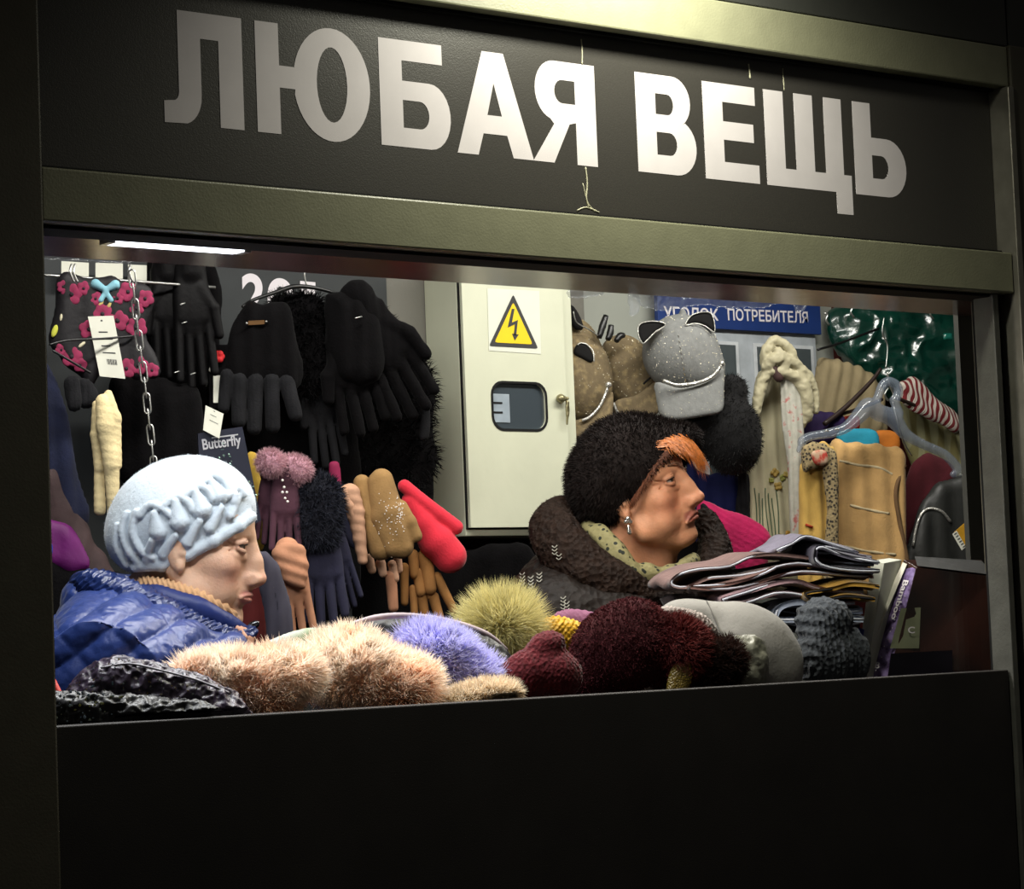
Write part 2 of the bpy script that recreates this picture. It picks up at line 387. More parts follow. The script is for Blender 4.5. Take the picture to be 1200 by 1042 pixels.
box('dark_lower_panel', 3.05, 3.90, 1.180, 1.195, .2, 1.752, m_dwall, wb)
box('red_panel', 4.36, 4.99, 1.190, 1.209, .2, 2.7, M('dark red panel', '#4a1715', .6), wb)
struct(box('ceiling', 1.5, 5.05, .10, 1.3, 2.70, 2.75, m_ceil))
struct(box('floor', 1.2, 5.1, .06, 1.3, .12, .2, m_floor))
gd = struct(box('ground', -3, 9, -7, 6, -.1, 0, M('asphalt', '#2a2a2a', .9, bump=.002, bscale=80, var=.3)))
ct = thing('display_counter', 'dark counter inside the kiosk window holding the heap of hats', 'counter', (2.6, .06, 1.2))
box('counter_top', 1.63, 3.735, .055, .29, 1.395, 1.424, m_black, ct, .002)
box('cabinet_body', 1.66, 3.70, .07, .19, .2, 1.394, m_black, ct)

# glowing reflection strip, then the ceiling lamps
lt = thing('reflection_strip', 'glowing white strip standing in for a lamp reflection in the soffit at left', 'lamp', P(205, 286, .12))
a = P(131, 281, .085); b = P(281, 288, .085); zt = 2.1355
box('diffuser', a[0], b[0], .070, .104, zt - .004, zt + .004, m_lamp, lt, .002)  # emissive strip added in place of a lamp's reflection in the glossy soffit
box('strip_end', a[0] - .012, a[0] - .0005, .073, .10, zt - .0045, zt + .004, m_metal, lt); box('strip_end', b[0] + .0005, b[0] + .012, .073, .10, zt - .0045, zt + .004, m_metal, lt)
for i, (x, y) in enumerate(((2.25, .5), (3.55, .5))):
    t = thing('ceiling_lamp', ['ceiling lamp over the woman in the pale blue hat', 'ceiling lamp over the woman in the dark fur hat'][i], 'lamp', (x, y, 2.7), None)
    box('lamp_body', x - .62, x + .62, y - .08, y + .08, 2.66, 2.70, m_metal, t)
    box('diffuser', x - .6, x + .6, y - .06, y + .06, 2.645, 2.66, m_lamp, t)

# ------------------------------------------------------------------ signboard
sg = thing('signboard', 'dark signboard with large white Cyrillic lettering above the window', 'sign', (2.6, .02, 2.212))
box('sign_panel', 1.622, 3.594, .012, .03, 2.212, 2.522, m_sign, sg)
box('seal_strip', 1.622, 3.594, .0, .0118, 2.2125, 2.219, m_gap, sg)
box('seal_strip', 1.622, 3.594, .0, .0118, 2.516, 2.5215, m_gap, sg)
Z0, Z1 = 2.2995, 2.4655
def arc(cx, cy, rx, ry, a0, a1, n=14): return [(cx + rx * math.cos(math.radians(t)), cy + ry * math.sin(math.radians(t))) for t in np.linspace(a0, a1, n)]
def rectc(x0, y0, x1, y1): return [(x0, y0), (x1, y0), (x1, y1), (x0, y1)]
def Bbowl(xs, y0, y1, xr, t=.155, s=.23):
    """outer and inner rounded bowl contour pieces"""
    ry = (y1 - y0) / 2; c = (y0 + y1) / 2
    return arc(xr - ry * .95, c, ry * .95, ry, -90, 90), [(xs, y0 + t)] + arc(xr - s - (ry - t) * .9, c, (ry - t) * .9, ry - t, -90, 90) + [(xs, y1 - t)]
def letters():
    L = []
    w_ = .83
    L.append(('Л', 187, 285, [[(.22, 1), (1, 1), (1, 0), (.71, 0), (.71, .77), (.49, .77), (.49, .28)] + arc(.25, .26, .24, .26, 0, -75, 8)[1:] + [(.04, .0), (.04, .19), (.13, .2)] + arc(.15, .28, .07, .08, -90, 0, 5)]))
    L.append(('Ю', 300, 434, [[(0, 0), (0, 1), (.2, 1), (.2, .62), (.335, .62)] + arc(.66, .5, .34, .52, 166, -166, 40) + [(.335, .42), (.2, .42), (.2, 0)], arc(.66, .5, .135, .345, 0, 360, 30)[:-1]]))
    o, i = Bbowl(.32, 0, .62, 1); L.append(('Б', 445, 528, [[(0, 0)] + o + [(.32, .62), (.32, .81), (.9, .81), (.9, 1), (0, 1)], [(.32, .18)] + arc(.56, .31, .13, .13, -90, 90) + [(.32, .44)]]))
    L.append(('А', 534, 624, [[(0, 0), (.36, 1), (.64, 1), (1, 0), (.73, 0), (.655, .21), (.345, .21), (.27, 0)], [(.405, .39), (.595, .39), (.5, .70)]]))
    L.append(('Я', 623, 699, [[(1, 0), (1, 1), (.42, 1)] + arc(.36, .71, .30, .29, 90, 255, 16) + [(.34, .38), (0, 0), (.32, 0), (.58, .39), (.68, .41), (.68, 0)], [(.68, .59), (.68, .82)] + arc(.48, .705, .12, .115, 90, 270, 12)]))
    o2 = arc(.62, .74, .30, .26, 90, -58, 14); o1 = arc(.66, .285, .34, .285, 62, -90, 14)
    L.append(('В', 746, 816, [[(0, 0), (0, 1)] + o2 + o1, [(.33, .60), (.33, .81)] + arc(.53, .705, .10, .105, 90, -90, 10), [(.33, .19), (.33, .42)] + arc(.55, .305, .12, .115, 90, -90, 10)]))
    L.append(('Е', 825, 889, [[(0, 0), (0, 1), (.97, 1), (.97, .81), (.36, .81), (.36, .61), (.92, .61), (.92, .42), (.36, .42), (.36, .19), (1, .19), (1, 0)]]))
    L.append(('Щ', 897, 998, [[(0, 0), (0, 1), (.22, 1), (.22, .19), (.345, .19), (.345, 1), (.56, 1), (.56, .19), (.69, .19), (.69, 1), (.90, 1), (.90, .19), (.99, .19), (.99, -.23), (.80, -.23), (.80, 0)]]))
    L.append(('Ь', 1001, 1062, [[(0, 0), (0, 1), (.34, 1), (.34, .63), (.6, .63)] + arc(.63, .315, .37, .315, 90, -90, 16), [(.34, .19)] + arc(.52, .315, .13, .125, -90, 90, 10) + [(.34, .44)]]))
    return L
for ch, xa, xb, cts in letters():
    yc = 140 + (xa - 285) * .1145
    x0 = P(xa + 1, yc - 20, .012)[0]; x1 = P(xb, yc - 20, .012)[0]
    glyphs('letter', [[(x0 + u * (x1 - x0), Z0 + v * (Z1 - Z0)) for u, v in c] for c in cts], .0117, .0004, m_white, sg)
# dried drips running down the sign
m_drip = M('dried drip', '#c9c6ac', .6, var=.3, vscale=200)
for pts, rr in (([(681, 46), (682, 60), (682, 76)], .0014), ([(686, 196), (688, 215), (687, 232), (690, 243)], .0016), ([(683, 215), (688, 236), (697, 248)], .0010), ([(676, 247), (687, 243), (702, 249)], .0013),
                ([(877, 75), (878, 82), (879, 92)], .0018), ([(917, 80), (918, 92), (919, 106)], .0009)):
    q = [P(x, y, .0118) for x, y in pts]; tube('dried_drip', q, rr, m_drip, sg, n=4, sides=5)
# ================================================================== things on and before the back wall
f_blk = M('black knit', '#060506', .95, spec=.1, bump=.0012, bscale=220, var=.35, vscale=60, sheen=.02)
f_blk2 = M('black leather', '#050405', .6, bump=.0006, bscale=150, spec=.15)
f_gry = M('charcoal knit', '#1b1b1d', .95, spec=.1, bump=.0012, bscale=260, sheen=.02, var=.3)
f_navy = M('navy fleece', '#12172e', .95, bump=.001, bscale=200, sheen=.02, var=.25)
f_cream = M('cream knit', '#d3c193', .95, bump=.0012, bscale=240, sheen=.02, var=.2)
f_brn = M('brown quilted cloth', '#3a2b2b', .8, bump=.002, bscale=40, var=.25)
f_pink = M('pink print', '#852a4a', .85, var=.25, vscale=60, bump=.0006, bscale=200)
m_tag = M('card', '#d6d6c8', .7, var=.04)
m_ink = M('ink', '#3c3c3c', .8, var=0)
m_dkpl = M('black plastic', '#151515', .35, spec=.5)
m_film = M('clear plastic film', '#8f98a2', .2, alpha=.22, spec=1, bump=.004, bscale=45, var=0)
m_rhine = M('rhinestone', '#ffffff', .08, metal=.7, spec=1, var=0)
m_bead = M('pearl bead', '#e8e4da', .2, spec=.8, var=0)

def fold_disp(amp, wl, seed=0, noise=.6, nscale=None, ang=0):
    ca, sa = math.cos(math.radians(ang)), math.sin(math.radians(ang))
    def f(V, N):
        u = V[:, 0] * ca + V[:, 1] * sa
        q = np.stack([V[:, 0] * ca + V[:, 1] * sa, (-V[:, 0] * sa + V[:, 1] * ca) * .25, V[:, 2] * 0 + seed], 1)
        return amp * (np.sin(u / wl * 6.283 + 2.0 * vn(q, wl * 2.5, seed)) * (1 - noise) + noise * fbm(q, nscale or wl, seed))
    return f
def crumple(amp, scale, seed=0):
    def f(V, N): return amp * (1 - 2 * np.abs(fbm(V, scale, seed)))
    return f
def cloth(name, pts, y, mat, T=6, R=None, parent=None, disp=None, w=.6, res=2.0, dc=0, zmin=None, cols=None, ctr=None, sm=5, bow=None):
    a = np.array([p[:2] for p in pts], float); cx, cy = ctr if ctr is not None else (a[:, 0].mean(), a[:, 1].mean())
    fr = Frame(cx, cy, y, w); S = SDF(fr, a[:, 0].min() - 8, a[:, 0].max() + 8, a[:, 1].min() - 8, a[:, 1].max() + 8, dc - T - 10 - 3 * res, dc + T + 10 + 3 * res, res)
    S.poly(pts, T, R, 0, dc, bow, sm)
    S.build(name, mat, parent, disp, cols, zmin); S.fr = fr; return S
def glove(name, y, wrist, tip, w, mat, parent, thumb=1, cuff=.0, spread=1.0, fl=(.9, 1, .97, .82), res=1.7, flat=.22, disp=None, seed=0, dc=0, mitt=False, thumb_len=.42):
    """thumb = +1 / -1 side of the hand the thumb leaves, 0 none"""
    wr = np.array(wrist, float); tp = np.array(tip, float); cx, cy = (wr + tp)[:2] / 2; fr = Frame(cx, cy, y, .6)
    a = fr.l(wr[0], wr[1], dc); b = fr.l(tp[0], tp[1], dc); L = np.linalg.norm(b - a); u = (b - a) / L; v = np.array([-u[1], u[0], 0.])
    m = w + 12; lo = np.minimum(a, b) - m; hi = np.maximum(a, b) + m; lo[2] = dc - w * .5 - 8; hi[2] = dc + w * .5 + 8
    S = SDF(fr, 0, 0, 0, 0, 0, 0, res, (lo, hi)); rd = w * flat
    def pt(t, s, d=0): return a + u * L * t + v * w * s + np.array([0, 0, d])
    if mitt:
        for t0, t1, r0, r1 in ((0, .35, .30, .42), (.35, .75, .42, .44), (.75, .80, .44, .42)):
            for s in (-.5, 0, .5): S.cone_l(pt(t0, s * (1 - r0 * 2) * .8), pt(t1, s * (1 - r1 * 2) * .8), w * r0, w * r1, 4)
        S.ell_l(pt(.72, 0), (w * .5, w * .5, rd * 1.4), None, 4)
    else:
        R = np.stack([u, v, [0, 0, 1]], 1)
        S.ell_l(pt(.30, 0), (L * .30, w * .50, rd), R, 4)
        for s in (-.27, 0, .27): S.cone_l(pt(0, s), pt(.42, s * 1.15), w * .17, w * .17, 6)
        for i, s in enumerate((-.375, -.125, .125, .375)):
            e = pt(.40 + .60 * fl[i], s * (1 + .25 * spread), rd * .25 * math.sin(i * 2.1 + seed))
            S.cone_l(pt(.36, s), e, w * .135, w * .115, 1.5)
    if thumb:
        S.cone_l(pt(.16, .25 * thumb, rd * .3), pt(.34, .56 * thumb, rd * .5), w * .15, w * .15, 4)
        S.cone_l(pt(.34, .56 * thumb, rd * .5), pt(.16 + thumb_len, .66 * thumb, rd * .5), w * .15, w * .12, 2)
    if cuff: S.cone_l(pt(-cuff, 0), pt(.02, 0), w * .36, w * .33, 5)
    S.build(name, mat, parent, disp); S.fr = fr; return S
def tagcard(name, fr, pts, d, parent, lines=3, barcode=False):
    c = plate(name, fr, pts, d, .0008, m_tag, parent)
    q = [np.array(p[:2], float) for p in pts]
    def at(u, v): return q[0] * (1 - u) * (1 - v) + q[1] * u * (1 - v) + q[2] * u * v + q[3] * (1 - u) * v
    for i in range(lines):
        v0 = .25 + .45 * i / max(lines, 1); x1 = .8 if i % 2 else .65
        plate('printed_line', fr, [(*at(.3, v0), 0), (*at(x1, v0), 0), (*at(x1, v0 + .02), 0), (*at(.3, v0 + .02), 0)], d + .25, .0002, m_ink, c)
    if barcode:
        for i in range(9):
            u0 = .40 + i * .045; plate('barcode_line', fr, [(*at(u0, .70), 0), (*at(u0 + .02 + .01 * (i % 2), .70), 0), (*at(u0 + .02 + .01 * (i % 2), .79), 0), (*at(u0, .79), 0)], d + .25, .0002, m_ink, c)
    plate('hole', fr, [(*at(.46, .06), 0), (*at(.54, .06), 0), (*at(.54, .085), 0), (*at(.46, .085), 0)], d + .25, .0002, m_ink, c)
    return c

# --- numerals on the dark board
nm = thing('number_sticker', 'white number 201 stuck on the dark board behind the black gloves', 'sticker', P(330, 350, 1.186))
for ch, xa, xb, yb, h in (('2', 284, 311, 366, .087), ('0', 314, 345, 371, .087), ('1', 352, 370, 374, .087)):
    text('digit', ch, P(xa, yb, 1.1875), P(xb, yb + 1.5, 1.1875), h * .92, (0, -1, 0), m_white, nm, bold=.03)
n2 = thing('wall_notice', 'white printed notices on the board above the floral headscarf', 'notice', P(120, 325, 1.185))
fr = Frame(120, 325, 1.15, 0)
for q in ([(72, 306), (104, 308), (104, 330), (72, 330)], [(112, 308), (144, 309), (144, 332), (112, 330)], [(150, 310), (172, 311), (172, 333), (150, 332)]):
    plate('notice_sheet', fr, q, 0, .0006, m_tag, n2)
# --- electric cabinet
ec = thing('electric_cabinet', 'pale cream metal electric cabinet with warning triangle and oval window', 'cabinet', P(608, 470, 1.09))
m_cab = M('cabinet enamel', '#c9cbb4', .45, var=.05, vscale=8, spec=.5, bump=.0003, bscale=60)
xa, xb = P(540, 470, 1.08)[0], P(674, 470, 1.08)[0]; za, zb = P(600, 628, 1.08)[2], P(545, 316, 1.08)[2] + .02
cb_ = box('cabinet_body', xa, xb, 1.08, 1.194, za, zb, m_cab, ec, .002)
dxa, dxb = P(545, 470, 1.07)[0], P(663, 470, 1.07)[0]; dza = P(600, 618, 1.07)[2]
def rrect(x0, y0, x1, y1, r, n=6): return arc(x1 - r, y1 - r, r, r, 0, 90, n) + arc(x0 + r, y1 - r, r, r, 90, 180, n) + arc(x0 + r, y0 + r, r, r, 180, 270, n) + arc(x1 - r, y0 + r, r, r, 270, 360, n)
wx0, wx1 = P(576, 476, 1.07)[0], P(639, 476, 1.07)[0]; wz0, wz1 = P(608, 504, 1.07)[2], P(608, 449, 1.07)[2]
box('door_seam', dxa - .003, dxb + .003, 1.076, 1.0799, dza - .003, zb - .001, m_gap, ec)
glyphs('cabinet_door', [rectc(dxa, dza, dxb, zb - .004), rrect(wx0, wz0, wx1, wz1, .028)[::-1]], 1.071, .008, m_cab, ec)
wi = mk('meter_window', *(lambda c: ([(x, 1.0745, z) for x, z in c], [tuple(range(len(c)))[::-1]]))(rrect(wx0, wz0, wx1, wz1, .028)), M('window glass', '#3c444a', .08, spec=1, var=0), ec)
glyphs('window_gasket', [rrect(wx0 - .003, wz0 - .003, wx1 + .003, wz1 + .003, .03), rrect(wx0 + .002, wz0 + .002, wx1 - .002, wz1 - .002, .026)[::-1]], 1.0662, .0015, m_gap, ec)
mb = box('meter_casing', wx0 + .006, wx0 + .05, 1.0725, 1.0744, wz0 + .015, wz0 + .075, M('meter casing', '#8f9aa3', .5), ec, .001)
for k in range(2): box('meter_slot', wx0 + .006, wx0 + .03, 1.0715, 1.0724, wz0 + .034 + k * .02, wz0 + .038 + k * .02, m_gap, ec)
st = thing('warning_sticker', 'yellow high voltage warning triangle on white film on the cabinet door', 'sticker', P(602, 378, 1.065))
m_ylw = M('warning yellow', '#e8c51e', .5, var=.03)
fz = Frame(602, 378, 1.066, 0)
plate('backing_film', fz, [(571, 338), (632, 341), (634, 415), (573, 411)], 0, .0004, M('backing film', '#d8dacb', .3, spec=.6, var=.02), st)
def tri(sc, d, mat, nm_):
    c = np.array([(601.5, 346), (574, 405), (630, 408)], float); m_ = c.mean(0); q = m_ + (c - m_) * sc; o = []
    for i in range(3):
        p0, p1, p2 = q[i - 1], q[i], q[(i + 1) % 3]; e = 3.0
        for t in (0, .5, 1):
            A = p1 + (p0 - p1) / np.linalg.norm(p0 - p1) * e; Bq = p1 + (p2 - p1) / np.linalg.norm(p2 - p1) * e
            o.append(tuple((1 - t) ** 2 * A + 2 * t * (1 - t) * p1 + t * t * Bq))
    return plate(nm_, fz, o[::-1] if False else o, d, .0003, mat, st)
tri(1.03, .5, m_ink, 'triangle_border'); tri(.80, .8, m_ylw, 'triangle_field')
plate('lightning_bolt', fz, [(600, 362), (603, 362), (600, 378), (607, 375), (605, 393), (602, 393), (603.5, 380), (595, 384)], 1.2, .0003, m_ink, st)
plate('bolt_arrowhead', fz, [(600, 391), (608, 392), (603.5, 399)], 1.2, .0003, m_ink, st)
lk = P(657, 467, 1.136); LS = SDF(Frame(658, 467, 1.06, 0), 645, 672, 455, 480, -10, 10, 1.0); LS.cone((657, 467, -5), (657, 467, 2), 5.5, 5); LS.cone((660, 467, 2), (665, 467, 3), 2.2, 2); LS.build('lock', M('worn brass', '#8d8666', .4, metal=.7), ec)
ks = SDF(Frame(665, 480, 1.055, 0), 655, 675, 465, 502, -8, 8, .8); ks.ell((665, 480, 0), (3, 6.5, 1.6)); ks.cone((665, 486, 0), (664.5, 497, 0), 1.6, 1.2); ks.path([(663, 468, 0), (665, 472, 0), (665, 476, 0)], 1.2)
tag(ks.build('key', M('key brass', '#8d8666', .35, metal=.8)), 'small brass key hanging from the cabinet lock', 'key')

# --- blue sign and pocket board
sgn = thing('information_board', 'white framed board with glassy pockets under the blue sign', 'board', P(900, 480, 1.17))
m_blue = M('blue sign', '#1c3570', .5, var=.08, spec=.4)
y0 = 1.18
def rect_px(name, x0, x1, yt, yb, y, th, mat, parent, px=None):
    """upright box on plane y from pixel extents"""
    a = P(x0, (yt + yb) / 2, y); b = P(x1, (yt + yb) / 2, y); t = P((x0 + x1) / 2, yt, y)[2]; c = P((x0 + x1) / 2, yb, y)[2]
    return box(name, a[0], b[0], y, y + th, c, t, mat, parent, .001)
rect_px('board_panel', 826, 962, 385, 668, 1.186, .018, M('board plastic', '#a9afb4', .5), sgn)
m_pock = M('pocket glass', '#4c5355', .12, spec=.9, var=.1)
for x0, x1, yt, yb in ((830, 868, 400, 512), (886, 956, 404, 516), (830, 868, 534, 640), (886, 956, 534, 640)):
    fq = rect_px('pocket_frame', x0, x1, yt, yb, 1.180, .006, M('pocket frame', '#c5c9cc', .4), sgn)
    a = P(x0 + 4, (yt + yb) / 2, 1.178); b = P(x1 - 4, (yt + yb) / 2, 1.178); t = P((x0 + x1) / 2, yt + 4, 1.178)[2]; c = P((x0 + x1) / 2, yb - 4, 1.178)[2]
    box('pocket_pane', a[0], b[0], 1.177, 1.1795, c, t, m_pock, fq)
bs = thing('blue_sign', 'blue sign with white Cyrillic lettering above the pocket board', 'sign', P(872, 370, 1.17))
a = P(770, 345, 1.172); b = P(962, 375, 1.172)
box('sign_panel', a[0], b[0], 1.172, 1.184, P(960, 392, 1.172)[2], P(860, 340, 1.172)[2], m_blue, bs, .001)
text('lettering', 'УГОЛОК', P(778, 372.5, 1.1712), P(842, 375.5, 1.1712), .026, (0, -1, 0), m_white, bs, bold=.02)
text('lettering', 'ПОТРЕБИТЕЛЯ', P(853, 375, 1.1712), P(947, 378.5, 1.1712), .026, (0, -1, 0), m_white, bs, bold=.02)

# --- rail, hanging things at left
tag(tube('hanging_rail', [P(44, 322, 1.02), P(200, 333, 1.02), P(252, 337, 1.02)], .003, m_metal, None, 2), 'thin metal rail holding the hangers at left', 'rail')
# floral headscarf
fs = thing('floral_headscarf', 'black headscarf printed with pink flowers and a blue bow, with white price tag', 'headscarf', P(120, 330, .98))
out = [(66, 326), (84, 318), (104, 326), (126, 322), (150, 330), (172, 332), (180, 352), (172, 390), (184, 420), (186, 440), (160, 444), (130, 428), (106, 452), (92, 440), (72, 420), (58, 400), (64, 360)]
S = cloth('cloth', out, .99, M('black satin', '#161417', .6, bump=.001, bscale=90), T=9, parent=fs, disp=fold_disp(3, 26, 4))
f1 = S.fr
def flower(px, py, r, mat=f_pink, d=8.0):
    A = SDF(f1, px - r - 4, px + r + 4, py - r - 4, py + r + 4, d - 6, d + 8, 1.2)
    for k in range(5):
        th = k * 1.2566 + px; A.ell((px + .55 * r * math.cos(th), py + .55 * r * math.sin(th), d), (r * .48, r * .48, 2.0), 0, 1)
    A.build('printed_flower', mat, fs)
    A = SDF(f1, px - 6, px + 6, py - 6, py + 6, d - 2, d + 8, .9); A.ell((px, py, d + 2), (r * .2, r * .2, 1.5)); A.build('flower_centre', M('flower centre', '#2b2228', .8), fs)
for px, py, r in ((84, 345, 13), (98, 338, 9), (150, 342, 12), (170, 350, 11), (120, 368, 13), (104, 386, 12), (138, 376, 13), (160, 384, 13), (74, 336, 8), (112, 350, 9), (138, 350, 8), (160, 362, 9), (128, 412, 9), (94, 428, 9), (84, 418, 13), (72, 410, 8), (148, 432, 12), (162, 428, 12), (178, 434, 9)): flower(px, py, r)
m_lb = M('light blue print', '#79aab8', .8); A = SDF(f1, 105, 140, 325, 355, 2, 16, 1.2)
A.cone((124, 340, 9), (112, 333, 9), 3, 6, 2); A.cone((124, 340, 9), (135, 334, 9), 3, 6, 2); A.cone((124, 342, 9), (118, 352, 8), 2.5, 3.5, 2); A.cone((124, 342, 9), (130, 352, 8), 2.5, 3.5, 2); A.build('blue_bow', m_lb, fs)
for px, py, an, c in ((64, 388, 70, '#b8b944'), (78, 398, 60, '#c9c1a5'), (72, 372, 80, '#c9c1a5'), (96, 404, 40, '#c9c1a5'), (118, 356, 50, '#b4a163'), (128, 358, 60, '#b4a163')):
    A = SDF(f1, px - 14, px + 14, py - 14, py + 14, 0, 16, 1.1); A.ell((px, py, 8), (8 if px == 64 else 5.5, 3.5 if px == 64 else 2.2, 2), an); A.build('printed_leaf', M('leaf ' + c, c, .8), fs)
tagcard('price_tag', f1, [(103, 371), (133, 370), (147, 444), (117, 441)], 15, fs, 4, True)
tg = thing('clip_hanger', 'black plastic hanger with steel clips across the floral headscarf', 'hanger', P(108, 400, .96))
tube('bar', [P(58, 404, .955), P(80, 399, .955), P(120, 397, .955), P(156, 394, .955)], .0022, m_dkpl, tg)
tube('bar', [P(62, 411, .955), P(84, 424, .955), P(106, 437, .955)], .0022, m_dkpl, tg)
for x in (84, 88, 153):
    tube('clip', [P(x, 310, .975), P(x - 2, 318, .97), P(x + 1, 327, .97), P(x + 3, 330, .97)], .0022, m_metal, tg)
# chain
ch = thing('chain', 'steel link chain hanging above the pale blue hat', 'chain', P(155, 315, .90))
cp = smooth_line([(154, 316), (157, 345), (161, 382), (166, 420), (170, 450), (173, 480), (176, 505), (179, 530), (181, 556)], 8, False)
seg = np.linalg.norm(np.diff(cp, axis=0), axis=1); cum = np.r_[0, np.cumsum(seg)]; nl = 13; pitch = cum[-1] / nl
for i in range(nl):
    s0, s1 = i * pitch - 3, (i + 1) * pitch + 3; A = [np.interp(s, cum, cp[:, 0]) for s in (s0, s1)]; Bq = [np.interp(s, cum, cp[:, 1]) for s in (s0, s1)]
    p0 = P(A[0], Bq[0], .90); p1 = P(A[1], Bq[1], .90); ax = p1 - p0; L = np.linalg.norm(ax) / 2; ax /= 2 * L; sd = nrm(IR * .95 + IT * .3) if i % 2 == 0 else nrm(IR * .15 + IT)
    sd = nrm(sd - ax * sd.dot(ax)); c0 = (p0 + p1) / 2; pp = []
    hw = .0064; st_ = L - hw
    for th in np.linspace(0, math.pi, 7): pp.append(c0 + ax * (st_ + hw * math.sin(th)) + sd * hw * math.cos(th))
    for th in np.linspace(math.pi, 2 * math.pi, 7): pp.append(c0 + ax * (-st_ + hw * math.sin(th)) + sd * hw * math.cos(th))
    tube('link', pp, .0017, m_metal, ch, 1, 6, True)
# plastic film at the upper left, over the soffit edge
S = cloth('plastic_bag', [(30, 291), (60, 288), (100, 289), (158, 296), (162, 300), (152, 306), (120, 305), (80, 303), (40, 300)], .30, m_film, T=3, disp=crumple(3, 9), res=1.3)
tag(S.o, 'clear crumpled plastic bag hanging at the upper left corner of the window', 'bag')
# white strips at far left
S = cloth('packet', [(38, 302), (46, 302), (46, 371), (38, 371)], .95, M('white plastic', '#c9cdd2', .4), T=2.5, sm=0, res=1.3); tag(S.o, 'narrow white plastic packet hanging at the far left', 'packet')
S = cloth('packet', [(36, 384), (46, 386), (53, 410), (52, 428), (38, 426)], .90, M('mottled packet', '#5b5a58', .4, col2='#c8c4bc', vscale=90, bump=.002, bscale=60), T=4, disp=crumple(2, 8), res=1.3); tag(S.o, 'grey mottled packet above the navy sleeve at far left', 'packet')
# cream gloves
gg = thing('cream_gloves', 'cream knitted gloves hanging folded beside the navy sleeve', 'gloves', P(124, 470, .92))
S = SDF(Frame(120, 530, .92), 98, 150, 450, 612, -16, 22, 1.5); S.path([(113, 474, 0), (114, 510, 0), (117, 548, 0)], [5, 8, 7]); S.path([(116, 556, -2), (117, 598, -2)], [6, 7]); S.build('glove', f_cream, gg, disp=fold_disp(.4, 9, 2, ang=80))
S = SDF(Frame(125, 530, .90), 105, 160, 450, 615, -16, 22, 1.5); S.path([(120, 470, 2), (124, 500, 4), (130, 546, 3)], [8, 11, 9]); S.path([(127, 462, 0), (134, 490, 0), (137, 545, 0)], [5, 8, 6]); S.path([(131, 554, 0), (133, 604, 0)], [9, 7]); S.build('glove', f_cream, gg, disp=fold_disp(.4, 9, 3, ang=80))
gg = thing('grey_gloves', 'two grey knitted glove cuffs above the cream gloves', 'gloves', P(95, 450, .96))
for q in ([(76, 444), (92, 442), (96, 476), (84, 482), (78, 470)], [(90, 446), (104, 444), (116, 462), (112, 476), (96, 478), (90, 470)]):
    S = cloth('cuff', q, .96, f_gry, T=7, parent=gg, disp=fold_disp(.8, 6))
S = cloth('navy_coat_sleeve', [(38, 428), (56, 426), (66, 440), (76, 480), (86, 520), (98, 575), (104, 606), (90, 640), (60, 640), (36, 600)], 1.02, f_navy, T=22, R=30, disp=fold_disp(5, 26, 1)); tag(S.o, 'dark navy fleece sleeve hanging at the far left edge', 'clothes')
S = cloth('brown_jacket', [(38, 552), (46, 543), (62, 542), (78, 556), (92, 585), (108, 625), (128, 655), (140, 680), (120, 710), (60, 740), (36, 740)], 1.01, f_brn, T=26, R=34, disp=fold_disp(4, 30, 5, ang=-20)); tag(S.o, 'brown jacket hanging behind the blue puffer coat', 'jacket')
S = cloth('magenta_cloth', [(40, 610), (62, 608), (88, 622), (100, 645), (104, 664), (88, 672), (60, 664), (40, 650)], .96, M('magenta satin', '#5c1158', .6, bump=.001, bscale=60), T=10, disp=fold_disp(3, 30, 2)); tag(S.o, 'bright magenta cloth below the brown jacket at left', 'cloth')
S = cloth('blue_cloth', [(36, 624), (52, 624), (62, 640), (58, 654), (36, 654)], .93, M('blue satin', '#26308c', .6), T=8, disp=fold_disp(2, 14, 2)); tag(S.o, 'small dark blue cloth before the magenta cloth', 'cloth')
S = cloth('black_coat', [(36, 652), (70, 656), (112, 668), (150, 680), (140, 760), (100, 840), (36, 850)], .96, f_blk, T=18, disp=fold_disp(4, 40, 9)); tag(S.o, 'black coat hanging in the lower left behind the woman', 'coat')
tag(tube('red_strap', [P(50, 776, .30), P(58, 790, .28), P(72, 818, .25)], .005, M('red strap', '#b03226', .6), None), 'red strap at the lower left corner of the window', 'strap')
# black goods between headscarf and number
def nm_gloves(label, nm='black_gloves', loc=(0, 0, 0), cat='gloves', group=None): return thing(nm, label, cat, loc, group)
gp = nm_gloves('black leather gloves hanging right beside the floral headscarf', loc=P(200, 320, 1.03))
glove('glove', 1.05, (196, 318), (206, 440), 46, f_blk2, gp, thumb=-1, cuff=.1, seed=1)
glove('glove', 1.02, (222, 316), (232, 452), 44, f_blk2, gp, thumb=1, cuff=.1, seed=2)
for x, y in ((214, 356), (216, 378), (207, 436), (226, 438)): 
    tube('steel_trim', [P(x - 3, y + 1, .99), P(x + 3, y - 1, .99)], .0012, m_metal, gp, 0)
S = cloth('black_beanie', [(130, 450), (160, 440), (200, 445), (232, 455), (240, 500), (238, 560), (200, 590), (150, 570), (136, 520)], 1.06, f_blk, T=22, R=34, disp=fold_disp(4, 30, 3)); tag(S.o, 'black knitted beanie hanging behind the chain', 'hat')
S = cloth('black_scarf', [(172, 306), (200, 300), (246, 306), (262, 340), (258, 400), (262, 470), (240, 500), (180, 470), (160, 400)], 1.13, f_blk, T=10, disp=fold_disp(4, 24, 12)); tag(S.o, 'black scarf hanging behind the leather gloves', 'scarf')
rt = thing('rose_packet', 'slim black packet with a red rose and a white label', 'packet', P(255, 440, 1.03)); fr = Frame(255, 440, 1.03)
plate('card', fr, [(244, 404), (270, 404), (268, 478), (246, 478)], 0, .006, f_blk, rt)
A = SDF(fr, 244, 270, 405, 432, -2, 14, 1.1)
